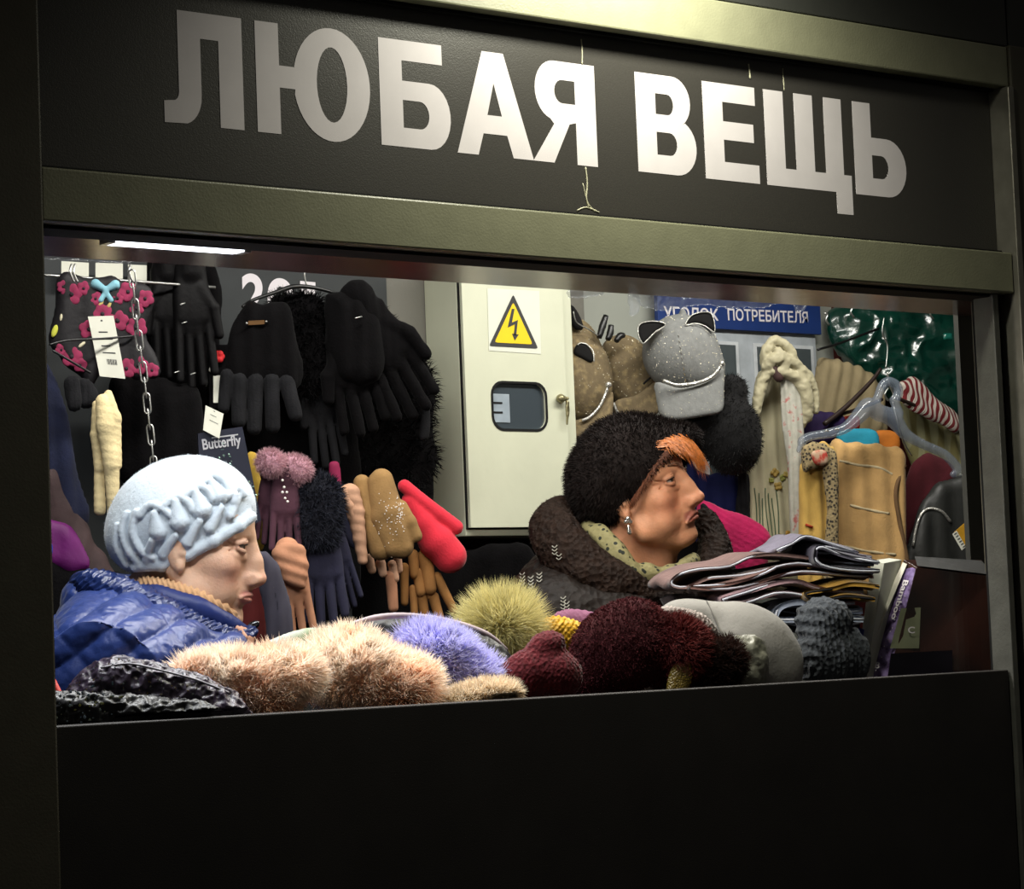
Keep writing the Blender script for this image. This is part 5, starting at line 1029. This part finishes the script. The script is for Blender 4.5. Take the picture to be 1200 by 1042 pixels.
# visible hand
def hand(p, palm, dirv, lat, size, curl, name='hand'):
    """palm centre (local), dirv towards the knuckles, lat towards the thumb"""
    f = p.f; d = nrm(dirv); l = nrm(np.array(lat) - d * np.dot(lat, d)); nv = np.cross(d, l); s = size
    S = SDF(f, 0, 0, 0, 0, 0, 0, 1.1, (np.array(palm) - s * 1.3, np.array(palm) + s * 1.3)); P0 = np.array(palm, float)
    S.ell_l(P0, (s * .30, s * .24, s * .10), np.stack([d, l, nv], 1), 3); S.cone_l(P0 - d * s * .55, P0 - d * s * .2, s * .15, s * .17, 5)
    for i, (o, L) in enumerate(((.17, .40), (.06, .44), (-.06, .41), (-.17, .33))):
        a = P0 + d * s * .22 + l * s * o; th = curl; r = s * .060; seg = (L * s * .42, L * s * .33, L * s * .25)
        for k, sg in enumerate(seg):
            th += curl * .75; dr = d * math.cos(th) - nv * math.sin(th); b = a + dr * sg; S.cone_l(a, b, r * (1 - .08 * k), r * (1 - .08 * (k + 1)), 1.2); a = b
    a = P0 - d * s * .14 + l * s * .20; b = a + (l * .75 + d * .5 - nv * .3) * s * .20; S.cone_l(a, b, s * .085, s * .072, 3); S.cone_l(b, b + (d * .9 + l * .1 - nv * .45) * s * .2, s * .070, s * .055, 1.5)
    S.build(name, M('hand skin', '#b98a72', .55, bump=.0005, bscale=260, var=.06), p.root); return S
hand(W1, f.l(288, 762, 30), [.25, 1, 0], [-.3, .1, 1], 66, .5)
C2 = SDF(f, 240, 310, 750, 830, -10, 90, 2.0); C2.cone_l(f.l(262, 800, 58), f.l(284, 778, 34), 24, 19, 3); C2.build('cuff', m_puff, w1, disp=lambda V, N: 1.5 * fbm(V, 12, 3))
# ------------------------------------------------------------------ woman at right
W2 = Person(750, 600, .57, (786, 563), 27, 7, 12, 1.075, 'older woman looking up to the right in a dark fur hat and dark embossed coat', 1.3)
W2.head(age=1.3, jowl=1.25, nose=.86, frown=1.6, mouth_open=.0004, lips=.7); W2.body(1.33, neck_r=.056)
w2 = W2.root; f = W2.f; W2.skin(m_skin, '#c98f6c', '#8a4a42', '#bd7056'); W2.eyes((1, .12, .1))
nb = W2.h((-.03, 0, -.10))
H2 = SDF(f, 645, 850, 465, 650, -95, 95, 1.8)
H2.ell((738, 550, -4), (70, 64, 66), 15, 0); H2.ell((706, 575, -4), (40, 44, 50), 0, 16); H2.ell((785, 528, -4), (44, 30, 44), 10, 14)
a, b = f.l(712, 632, 0), f.l(822, 512, 0); ln = b - a; nn = nrm([-ln[1], ln[0], 0]); nn = nn if nn[1] > 0 else -nn
H2.half(f.l(752, 588, 0), nn + np.array([0, 0, -.22]), 10)
H2.build('fur_hat', M('dark mink base', '#170f0d', .9), w2, disp=lambda V, N: 2 * fbm(V, 26, 3))
def mink(p, g): return (np.array(lin('#17100e'))[None] * g.uniform(.4, 1.5, (len(p), 1)))
fur(H2, 'fur', 26000, 8.5, .9, M('mink hair', '#ffffff', .7, attr=True, spec=.15), w2, cols=mink, seed=51, grav=(-.2, -.5, 0), jit=.25, clump=.4)
hairs('hair', f, [(772, 522, 52), (786, 516, 48), (800, 515, 34), (810, 520, 18)], [(794, 530, 58), (812, 536, 46), (822, 548, 34), (828, 556, 14)], 480, .8, M('ginger hair', '#b8671f', .4, var=.5, vscale=150, spec=.6), w2, 6, 4.2, (1, 5))
hairs('hair', f, [(745, 582, 62), (755, 566, 62), (768, 545, 58), (780, 528, 52)], [(738, 600, 60), (752, 578, 64), (770, 552, 60), (790, 532, 54)], 160, .8, M('brown hair', '#5a3320', .5), w2, 7, 2.0)
hairs('eyebrow', f, [(781, 548, 46), (790, 543, 44), (800, 548, 34)], [(786, 544, 46), (795, 542, 42), (804, 551, 32)], 60, .8, M('brown brow', '#6b4a38', .7), w2, 8, .7, (0, 0))
# earring
eb = W2.h((.004, -.078, -.030)); e0 = SDF(f, 0, 0, 0, 0, 0, 0, .8, (eb - 26, eb + 20)); e0.ell_l(eb + [0, 1, 3], (3.2, 3.2, 3)); e0.ell_l(eb + [3, -3, 3], (2.4, 2.4, 2.4)); e0.ell_l(eb + [-3, -3, 3], (2.4, 2.4, 2.4)); e0.cone_l(eb + [0, -8, 3], eb + [1, -15, 3], 2.0, 3.0, 1); e0.build('earring', M('silver earring', '#d8d4cc', .15, metal=.9, var=0), w2)
# neckerchief
m_ker = M('printed neckerchief', '#7d7752', .75, kind='voronoi', col2='#1d211a', vscale=85, lo=.36, hi=.30, bump=.0008, bscale=160, var=.1)
K = SDF(f, 670, 840, 590, 700, -80, 100, 1.5)
K.path([(692, 622, 26), (706, 628, 50), (724, 648, 66), (738, 668, 70), (758, 676, 66)], [8, 10, 11, 10, 9], 4, 5); K.path([(752, 672, 64), (776, 676, 58), (800, 668, 40), (812, 656, 14)], [12, 11, 10, 8], 4, 4); K.path([(692, 622, 26), (690, 612, -10), (706, 612, -40)], 8, 4, 4)
K.build('neckerchief', m_ker, w2, disp=lambda V, N: .7 * np.sin(V[:, 0] * .3 + V[:, 1] * .2) + 1.2 * fbm(V, 14, 3))
# coat
m_coat = M('embossed dark fur cloth', '#150f0c', .6, bump=.003, bscale=75, kind='voronoi', spec=.15, var=.35, vscale=60)
m_coll = M('curly dark fur', '#1c110b', .75, bump=.005, bscale=95, kind='voronoi', spec=.12, var=.4, vscale=70)
at = W2.at; sc = W2.sc
J = SDF(f, 0, 0, 0, 0, 0, 0, 2.6, (f.l(540, 700, 0) * [1, 0, 0] + [0, W2.fl + .52 * sc, -190], f.l(900, 660, 0) * [1, 0, 0] + [0, f.l(700, 600)[1] + 10, 190]))
for s in (-1, 1):
    J.cone_l(at(1.35, -.02, .04 * s), at(1.26, -.03, .19 * s), .08 * sc, .10 * sc, 14); J.cone_l(at(1.22, 0, .10 * s), at(.60, .02, .12 * s), .16 * sc, .19 * sc, 20)
    J.cone_l(at(1.26, -.03, .21 * s), at(1.0, .06, .25 * s), .085 * sc, .075 * sc, 10); J.cone_l(at(1.0, .0, .25 * s), at(.75, .02, .25 * s), .075 * sc, .06 * sc, 8)
J.ell((655, 690, 10), (62, 46, 80), 35, 14); J.ell((700, 742, 10), (110, 52, 92), 0, 14)
J.half(at(.52), [0, 1, 0]); J.build('coat', m_coat, w2, disp=lambda V, N: 3.0 * fbm(V, 34, 3) + 1.0 * (1 - 2 * np.abs(fbm(V, 11, 8))))
Q_ = SDF(f, 600, 870, 570, 760, -110, 120, 2.0)
Q_.path([(696, 606, -46), (668, 600, -20), (650, 610, 14), (652, 630, 54), (680, 664, 76), (718, 690, 82), (764, 706, 76)], [13, 15, 17, 27, 31, 26, 14], 8, 5)
Q_.path([(764, 706, 76), (806, 698, 46), (834, 672, 6), (836, 634, -34), (824, 606, -56)], [14, 20, 20, 17, 10], 8, 5)
Q_.build('fur_collar', m_coll, w2, disp=lambda V, N: 1.5 * np.sin(V[:, 0] * .8 + V[:, 1] * .55 + 5 * vn(V, 12, 2)) * np.clip(vn(V, 22, 5), 0, 1) + 7 * fbm(V, 38, 9) - 3.5 * np.exp(-((V[:, 0] * .75 + V[:, 1] + 34) / 3.5) ** 2))
fur(Q_, 'fur', 9000, 3, .9, M('collar hair', '#2a1d16', .5, spec=.3, var=.3), Q_.o, seed=53, jit=.5)
m_sil = M('silver print', '#a9a9ae')
for x0, y0, k_ in ((612, 672, 4), (622, 676, 4), (632, 672, 3), (650, 640, 3), (655, 650, 2), (660, 700, 4), (664, 706, 3)):
    for k in range(k_):
        T_ = J if y0 > 660 else Q_
        try:
            q = [T_.f.w(on(T_, x0 + dx, y0 + k * 4 + dy, .4)) for dx, dy in ((-3, 0), (0, 2), (3, -1))]; tube('silver_motif', q, .0011, M('dull silver', '#8f8d84', .5), w2, 3, 5)
        except Exception: pass
# ================================================================== heap of goods on the counter
ZC = 1.4255
def sheet(name, path, d0, d1, th, mat, fr, parent=None, wob=1.5, seg=6, n=6, drift=(0, 0), edge=None):
    q = smooth_line(path, n, False); t = np.gradient(q, axis=0); t /= np.linalg.norm(t, axis=1, keepdims=True); nn = np.stack([-t[:, 1], t[:, 0]], 1)
    prof = np.concatenate([q + nn * th / 2, (q - nn * th / 2)[::-1]]); k = len(prof); V = []
    for i in range(seg + 1):
        f = i / seg; d = d0 + (d1 - d0) * f
        for j, (x, y) in enumerate(prof):
            V.append(fr.l(x + drift[0] * f, y + drift[1] * f, 0) + np.array([0, wob * math.sin(x * .05 + i * 1.7), d + wob * math.sin(y * .2 + j * .3)]))
    F = [(i * k + j, i * k + (j + 1) % k, (i + 1) * k + (j + 1) % k, (i + 1) * k + j) for i in range(seg) for j in range(k)]
    m = k // 2
    for b in (0, seg * k):
        F += [(b + j, b + j + 1, b + k - 2 - j, b + k - 1 - j) for j in range(m - 1)]
    W = fr.w(np.array(V)); rest(W, ZC)
    o = mk(name, W, F, mat, parent, True)
    if edge:
        for side in (0,):
            pts = [fr.w(fr.l(x, y, 0) + np.array([0, wob * math.sin(x * .05), d0 + wob * math.sin(y * .2)])) for x, y in q[::2]]
            pts = [np.array([p[0], p[1], max(p[2], ZC + .001)]) for p in pts]; tube('hem', pts, edge[1], edge[0], o, 0, 5)
    return o
# sequined black garment + plastic-wrapped pack at left
m_seq = M('black sequin cloth', '#0c090c', .4, col2='#33283a', kind='voronoi', vscale=90, lo=.05, hi=.35, bump=.002, bscale=90, spec=.5, var=.4)
S = cloth('sequin_garment', [(72, 830), (90, 800), (112, 780), (140, 772), (180, 778), (220, 788), (262, 806), (284, 822), (282, 860), (70, 860)], .12, m_seq, T=30, R=34, disp=crumple(5, 16, 3), zmin=ZC); tag(S.o, 'dark crumpled garment with coloured sequins in the lower left window corner', 'clothes'); fb = S
tube('white_edge', [fb.f.w(on(fb, x, y, .3)) for x, y in ((118, 783), (150, 778), (185, 785), (230, 797), (268, 812))], .0018, M('pale edge', '#8f8c94', .6), fb.o, 4, 5)
flecks(S, 260, S.o, 8, .6, 1.3, M('coloured sequin', '#8fb3c4', .2, metal=.7, col2='#b79c4c', vscale=80))
m_wrap = M('black clear wrap', '#0a0a0e', .42, spec=.35, bump=.003, bscale=30)
S = cloth('wrapped_pack', [(46, 822), (70, 815), (120, 816), (180, 822), (230, 826), (258, 838), (256, 875), (46, 875)], .07, m_wrap, T=22, R=24, disp=crumple(7, 14, 9), zmin=ZC); tag(S.o, 'black pack in shiny crumpled wrap at the lower left', 'pack')
flecks(S, 110, S.o, 12, .8, 2.2, M('wrap glint', '#9db4c8', .15, metal=.6, col2='#a8a860', vscale=60))  # bright flecks stand in for light glinting on the wrap
# pale board/garment edges behind the fluffy hats
cu_ = cloth('white_hood', [(296, 764), (330, 745), (362, 736), (380, 738), (372, 756), (340, 775), (300, 790)], .30, M('off white fleece', '#b9bab4', .9, col2='#7f8a6c', vscale=14), T=12, zmin=ZC); tag(cu_.o, 'off white folded garment edge between the left woman and the black hood', 'clothes')
bh = thing('black_hood', 'black garment with white lining edge behind the lavender fluffy hat', 'clothes', P(480, 790, .27))
S = cloth('cloth', [(370, 770), (384, 746), (420, 730), (470, 724), (520, 732), (566, 746), (600, 772), (598, 830), (380, 830)], .27, M('black satin cloth', '#0d0e10', .5, bump=.002, bscale=40, spec=.5, var=.3), T=26, R=30, parent=bh, disp=crumple(4, 22, 6), zmin=ZC)
tube('white_lining', [P(x, y, .23) for x, y in ((404, 734), (440, 724), (480, 722), (530, 730), (570, 744), (594, 762))], [.003, .005, .005, .006, .006, .003], M('pale lining', '#a5979c', .8), bh, 5)
# fluffy hats
def fluffy(name, label, blobs, y, ctr, base, colf, n, length, width, seed, cat='hat', res=2.6, grav=(0, .05, 0), clump=.9, mask=None, lenf=None, jit=.35, group=None):
    b = np.array([q[0][:2] for q in blobs]); r = max(max(q[1]) for q in blobs) + 8
    t = thing(name, label, cat, P(ctr[0], ctr[1], y))
    S = SDF(Frame(*ctr, y), b[:, 0].min() - r, b[:, 0].max() + r, b[:, 1].min() - r, b[:, 1].max() + r, -r * 1.1, r * 1.1, res)
    for q in blobs: S.ell(q[0], q[1], q[2] if len(q) > 2 else 0, 9)
    S.build('hat_body', base, t, disp=lambda V, N: 2.5 * fbm(V, 16, seed), zmin=ZC)
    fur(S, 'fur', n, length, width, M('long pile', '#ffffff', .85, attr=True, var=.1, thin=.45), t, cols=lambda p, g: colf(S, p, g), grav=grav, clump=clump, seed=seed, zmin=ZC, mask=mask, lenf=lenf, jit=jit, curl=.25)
    return S
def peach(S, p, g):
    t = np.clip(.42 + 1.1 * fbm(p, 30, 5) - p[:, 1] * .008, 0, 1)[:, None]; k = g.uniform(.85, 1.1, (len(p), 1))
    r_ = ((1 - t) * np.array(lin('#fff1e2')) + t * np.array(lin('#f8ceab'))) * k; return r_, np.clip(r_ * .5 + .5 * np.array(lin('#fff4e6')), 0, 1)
m_pb = M('peach pile base', '#f6d6b8', .9)
front = lambda fc: (fc[:, 2] > -12) * 1.0 + .05
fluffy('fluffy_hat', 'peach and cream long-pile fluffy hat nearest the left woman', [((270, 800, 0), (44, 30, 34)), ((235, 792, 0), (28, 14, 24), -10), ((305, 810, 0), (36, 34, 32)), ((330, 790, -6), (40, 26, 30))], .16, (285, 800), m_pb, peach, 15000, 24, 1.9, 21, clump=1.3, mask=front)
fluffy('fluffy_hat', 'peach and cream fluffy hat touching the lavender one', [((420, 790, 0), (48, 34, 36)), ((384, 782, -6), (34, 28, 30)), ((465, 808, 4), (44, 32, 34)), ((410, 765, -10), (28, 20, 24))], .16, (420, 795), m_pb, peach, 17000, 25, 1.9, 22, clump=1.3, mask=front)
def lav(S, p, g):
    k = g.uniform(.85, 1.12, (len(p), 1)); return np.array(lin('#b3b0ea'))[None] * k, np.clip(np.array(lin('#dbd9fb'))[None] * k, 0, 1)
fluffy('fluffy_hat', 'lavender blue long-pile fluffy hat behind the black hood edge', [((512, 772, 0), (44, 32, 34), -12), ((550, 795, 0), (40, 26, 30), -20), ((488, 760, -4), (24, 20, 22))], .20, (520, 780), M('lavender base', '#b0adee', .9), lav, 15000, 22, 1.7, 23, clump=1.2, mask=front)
def crm(S, p, g): return np.array(lin('#efdfc6'))[None] * g.uniform(.8, 1.1, (len(p), 1))
fluffy('fur_trim', 'cream beige fur piece below the lavender hat at the window edge', [((565, 818, 0), (44, 17, 24), 8), ((530, 826, 0), (30, 14, 22))], .09, (560, 818), M('cream fur base', '#b29f85', .9), crm, 7000, 13, 1.2, 24, cat='fur', mask=front)
def pom(S, p, g):
    return np.array(lin('#d8cf96'))[None] * g.uniform(.7, 1.25, (len(p), 1))
pt_ = lambda p: .75 + .5 * np.clip(p[:, 1] / 30, -1, 1)
fluffy('fur_pompom', 'yellow green fur pompom standing before the patterned dark coat', [((588, 735, 0), (32, 26, 28))], .34, (588, 735), M('pompom base', '#7f784c', .9), pom, 11000, 36, 1.0, 25, cat='pompom', clump=.35, jit=.28, grav=(0, .1, 0))
# small knits behind
S = cloth('yellow_knit', [(624, 745), (634, 728), (656, 722), (684, 730), (694, 738), (680, 760), (640, 775), (620, 765)], .30, M('yellow lurex knit', '#b98d1c', .5, kind='voronoi', bump=.003, bscale=120, var=.35, vscale=150), T=16, R=18, disp=lambda V, N: 1.2 * np.sin(V[:, 0] * .9) * np.sin(V[:, 1] * .9), zmin=ZC, res=1.6); tag(S.o, 'yellow glittery knitted hat between the pompom and the burgundy hat', 'hat')
S = cloth('lilac_knit', [(650, 722), (668, 714), (694, 717), (704, 724), (696, 742), (664, 740)], .34, M('lilac knit', '#7c5068', .9, bump=.003, bscale=80), T=12, disp=fold_disp(1.2, 5, 3, ang=40), zmin=ZC, res=1.6); tag(S.o, 'lilac pink knitted piece above the yellow knit', 'hat')
S = cloth('white_label', [(676, 741), (688, 732), (690, 744), (680, 754)], .24, m_tag, T=2.5, sm=0, res=1.2, zmin=ZC); tag(S.o, 'small white label left of the burgundy hat', 'tag')
# burgundy knit and fur hat
m_bur = M('burgundy knit', '#4f1018', .95, bump=.003, bscale=130, kind='voronoi', sheen=.15, var=.3, vscale=120)
def stitch(V, N): return .9 * np.sin(V[:, 0] * 1.1 + np.sin(V[:, 1] * .8)) * np.sin(V[:, 1] * .9)
S = SDF(Frame(640, 780, .12), 570, 705, 725, 830, -44, 50, 1.8); S.ell((650, 790, 0), (34, 30, 30), -30, 8); S.ell((622, 790, 0), (36, 30, 28), 20, 8); S.ell((640, 758, 0), (24, 18, 20), 20, 8); S.ell((600, 800, 0), (22, 24, 20), 0, 8)
S.build('burgundy_mitten', m_bur, None, disp=stitch, zmin=ZC); tag(S.o, 'burgundy knitted hat with visible stitches left of the big burgundy fur hat', 'hat')
bt = thing('burgundy_hat', 'large burgundy fur and knit hat in the middle of the counter', 'hat', P(755, 800, .14))
S = SDF(Frame(755, 760, .16), 650, 860, 690, 840, -62, 70, 2.2); S.ell((730, 760, 0), (62, 50, 46), 0, 10); S.ell((745, 728, 0), (36, 26, 30), -15, 10); S.ell((790, 765, 4), (42, 42, 42), 0, 10); S.ell((690, 790, 0), (28, 30, 28), 0, 10)
S.build('hat_body', M('burgundy base', '#320a0f', .95), bt, disp=lambda V, N: stitch(V, N) + 3 * fbm(V, 24, 2), zmin=ZC)
def bur(p, g):
    t = np.clip(p[:, 0] / 50 + .2 + .4 * fbm(p, 20, 2), 0, 1)[:, None]; return ((1 - t) * np.array(lin('#4a0f17')) + t * np.array(lin('#5e1a16'))) * g.uniform(.6, 1.25, (len(p), 1))
fur(S, 'fur', 22000, 8, 1.1, M('burgundy fur', '#ffffff', .8, attr=True), bt, cols=bur, seed=31, zmin=ZC, mask=front, lenf=lambda p: .6 + 1.0 * np.clip(p[:, 0] / 40, 0, 1))
S = fluffy('fur_hat', 'dark brown fur piece right of the burgundy hat with gold glitter', [((826, 782, 0), (26, 34, 26)), ((850, 775, 0), (22, 26, 20))], .10, (835, 782), M('dark fur base', '#1d110e', .9), lambda S, p, g: np.array(lin('#2b1a15'))[None] * g.uniform(.5, 1.6, (len(p), 1)), 9000, 13, 1.1, 26)
S = cloth('gold_glitter_knit', [(782, 812), (786, 788), (794, 776), (808, 772), (812, 790), (806, 812), (790, 825)], .09, M('gold lurex', '#6e5a20', .35, kind='voronoi', bump=.002, bscale=300, spec=.8), T=7, zmin=ZC, res=1.5); tag(S.o, 'gold glittering knit at the window edge under the burgundy hat', 'knitwear'); flecks(S, 90, S.o, 5, .5, 1.0, M('gold fleck', '#e0c040', .2, metal=.8, var=0))
# pale hats
m_ph = M('pale grey felt', '#85837f', .9, bump=.0006, bscale=180, sheen=.1, var=.1, vscale=8)
pg = thing('pale_grey_hat', 'smooth pale grey hat right of the burgundy hat', 'hat', P(870, 800, .2))
S = SDF(Frame(860, 750, .17), 765, 955, 690, 840, -60, 60, 2.2); S.ell((868, 768, 0), (74, 62, 46), -18, 8); S.ell((815, 722, 0), (42, 20, 26), -8, 12); S.ell((905, 785, 0), (36, 44, 36), 0, 10)
S.build('hat_body', m_ph, pg, disp=lambda V, N: 1.5 * fbm(V, 40, 3), zmin=ZC)
tube('seam', [S.f.w(on(S, x, y, .1)) for x, y in ((828, 704), (836, 722), (846, 744), (862, 756))], .0012, M('seam thread', '#5f5d5a', .9), pg, 4, 5)
S = cloth('lace_edge', [(776, 712), (800, 712), (826, 720), (842, 738), (838, 750), (812, 738), (784, 730)], .13, M('pale lace', '#8f8682', .9, kind='voronoi', bump=.003, bscale=150), T=9, disp=lambda V, N: stitch(V, N), zmin=ZC, res=1.6); tag(S.o, 'pale lacy knit between the burgundy and the pale grey hat', 'knitwear')
S = cloth('silver_hat', [(846, 752), (866, 744), (888, 746), (900, 764), (898, 796), (884, 812), (858, 812), (850, 790)], .12, M('silver crinkle', '#77776a', .4, bump=.003, bscale=50, spec=.8, var=.3), T=18, R=22, disp=crumple(3, 14, 5), zmin=ZC); tag(S.o, 'silvery green crinkled hat before the pale grey hat', 'hat')
fr = Frame(905, 752, .11); tag(plate('dark_tag', fr, [(884, 746), (902, 746), (922, 758), (897, 760)], 0, .0012, M('green dark card', '#3f463a', .5)), 'dark green folded card tag on the pale grey hat', 'tag')
# charcoal ribbed knit
S = SDF(Frame(965, 750, .15), 905, 1030, 685, 830, -50, 60, 1.8); S.ell((965, 728, 0), (34, 28, 30), 0, 8); S.ell((968, 768, 0), (38, 40, 32), 0, 10); S.ell((998, 770, -4), (22, 34, 22), 0, 8); S.ell((958, 760, 16), (16, 36, 16), -12, 8)
S.build('charcoal_knit_hat', M('charcoal chunky knit', '#3c4046', .95, bump=.004, bscale=110, kind='voronoi', sheen=.1, var=.2), None, disp=lambda V, N: 1.5 * np.sin(np.hypot(V[:, 0] + 26, (V[:, 1] + 30) * .6) * .8 + 1.2 * np.sin(V[:, 0] * .2)) + .8 * np.sin(V[:, 0] * 1.1), zmin=ZC); tag(S.o, 'charcoal chunky ribbed knit hat left of the boxes', 'hat')
# folded scarves
fr = Frame(880, 670, .27, .6); m_h = M('pale hem', '#c3c7d2', .9, var=.1)
def fold(lbl, path, th, col, d0, d1, edge=m_h, drift=(0, -4), wob=2.2, er=.0021):
    o = sheet('folded_scarf', path, d0, d1, th, M('scarf ' + col, col, .9, bump=.001, bscale=160, sheen=.1, var=.15), fr, None, wob, 6, 6, drift, (edge, er)); return tag(o, lbl, 'scarf', 'folded scarves on the counter')
fold('slate grey folded scarf, topmost with a raised peaked fold', [(1016, 655), (970, 647), (944, 648), (962, 640), (1000, 648), (960, 634), (938, 630), (922, 640), (905, 648)], 4, '#6a6675', 16, -80)
fold('lilac grey folded scarf rolled under the peaked one, left end thick', [(1018, 664), (968, 656), (926, 654), (880, 652), (850, 662), (814, 668), (788, 678), (784, 688), (800, 690), (830, 676), (880, 672), (930, 662), (960, 664)], 4, '#6b5552', 14, -70)
fold('brown grey folded scarf in the middle of the folded pile', [(1014, 678), (970, 672), (930, 672), (880, 684), (830, 690), (800, 690), (840, 684), (880, 676), (900, 668)], 4, '#6b4f49', 24, -60)
fold('mauve striped folded scarf above the pale grey hat', [(1000, 694), (950, 690), (920, 684), (880, 690), (836, 702), (862, 706), (896, 698), (930, 700), (960, 706), (990, 706)], 5, '#8a7076', 30, -50)
fold('blue grey folded scarf lowest in the folded pile', [(1000, 716), (960, 714), (930, 708), (905, 714), (900, 728), (930, 728), (965, 722), (1000, 726)], 7, '#7d8698', 30, -50)
fold('slate scarf end folded over at the right of the pile', [(1018, 672), (985, 668), (950, 662), (944, 648), (952, 642), (975, 650), (1018, 662)], 5, '#3f3d4a', 32, -40)
fold('black and yellow striped folded scarf beside the boxes', [(1016, 690), (984, 684), (960, 690), (930, 698), (945, 706), (975, 698), (1010, 704)], 5, '#8c6a24', 38, -30, M('black hem', '#15151a', .9), er=.002)
fold('dark brown folded scarf filling the bottom of the pile', [(1010, 730), (950, 735), (880, 725), (820, 715), (800, 705), (860, 712), (940, 720)], 12, '#2f2626', -6, -60)
# boxes
def hexa(name, fr, front, back, mat, parent=None):
    """front / back: four (px,py,d) corners, order TL TR BR BL"""
    V = [fr.W(*p) for p in front] + [fr.W(*p) for p in back]
    for v in V: v[2] = max(v[2], ZC)
    return mk(name, V, [(3, 2, 1, 0), (4, 5, 6, 7), (0, 1, 5, 4), (1, 2, 6, 5), (2, 3, 7, 6), (3, 0, 4, 7)], mat, parent)
f9 = Frame(1080, 720, .16, .75)
wb_ = thing('white_box', 'narrow white carton leaning against the dark shoe-box sized box', 'box', P(1030, 795, .18))
o = hexa('carton', f9, [(1036, 660, 12), (1057, 656, 0), (1030, 800, 0), (1014, 802, 12)], [(1021, 657, -4), (1042, 654, -14), (1020, 800, -14), (1002, 800, -4)], M('white carton', '#c4c6b8', .6, var=.06), wb_); bevel(o, .001)
plate('blue_mark', f9, [(1006, 735, 3), (1013, 738, 8), (1011, 748, 8), (1005, 744, 3)], .8, .0005, M('blue print', '#3b3f86', .6), wb_)
bb = thing('boot_box', 'dark glossy box with purple lettered spine at the right end of the counter', 'box', P(1100, 795, .15))
o = hexa('carton', f9, [(1074, 665, 22), (1166, 676, 4), (1168, 800, 4), (1041, 800, 22)], [(1059, 656, 0), (1150, 656, -34), (1152, 800, -34), (1016, 800, 0)], M('dark glossy carton', '#241b1a', .14, spec=.7, coat=.4, col2='#39221d', vscale=7, var=.2), bb); bevel(o, .001)
m_spine = M('purple spine', '#54406a', .45, col2='#8270a0', vscale=60, var=.25)
plate('spine', f9, [(1060.5, 660, 2), (1073, 667, 21), (1040, 799, 21), (1017, 799, 2)], .6, .0008, m_spine, bb)
plate('white_band', f9, [(1058, 659, 2), (1063, 661, 8), (1029, 740, 8), (1027, 725, 2)], 1.1, .0008, M('spine white', '#d9d6c8', .6), bb)
sn = nrm(np.cross(f9.W(1073, 667, 21) - f9.W(1060, 660, 2), f9.W(1017, 799, 2) - f9.W(1060, 660, 2)))
sn = sn if sn.dot(IT) > 0 else -sn
text('lettering', 'Bamboo', f9.W(1060, 680, 10), f9.W(1045, 726, 12), .014, sn, m_white, bb, bold=.02, depth=.0022)
text('lettering', 'B', f9.W(1026, 783, 14), f9.W(1031, 784, 19), .012, sn, m_white, bb, bold=.02, depth=.0025)
plate('pale_label', f9, [(1056, 713, 22), (1079, 712, 18), (1077, 760, 18), (1043, 760, 22)], 1, .0006, M('pale label', '#7c8068', .5), bb)
text('lettering', 'C', f9.W(1064, 742, 23), f9.W(1072, 742, 22), .012, f9.N, m_white, bb, bold=.02, depth=.001)
plate('dark_label', f9, [(1044, 766, 23), (1116, 762, 14), (1116, 796, 14), (1040, 796, 23)], 1, .0006, M('dark purple label', '#131018', .3), bb)
plate('top_flap', f9, [(1072, 652, 0), (1150, 657, -30), (1166, 674, 4), (1075, 663, 22)], 1, .0008, M('grey flap', '#3a3a3a', .5, bump=.001, bscale=60), bb)
g = np.random.default_rng(2)
for k in range(14):
    x = 1060 - k * 2.8 + g.normal(0, 1.5); y = 700 + k * 7 + g.normal(0, 2); c = f9.W(x, y, 20); r = g.uniform(.0007, .0014)
    mk('white_speck', [c + r * IR, c + r * IU, c - r * IR, c - r * IU, c + r * .5 * sn], [(0, 1, 4), (1, 2, 4), (2, 3, 4), (3, 0, 4)], m_white, bb)
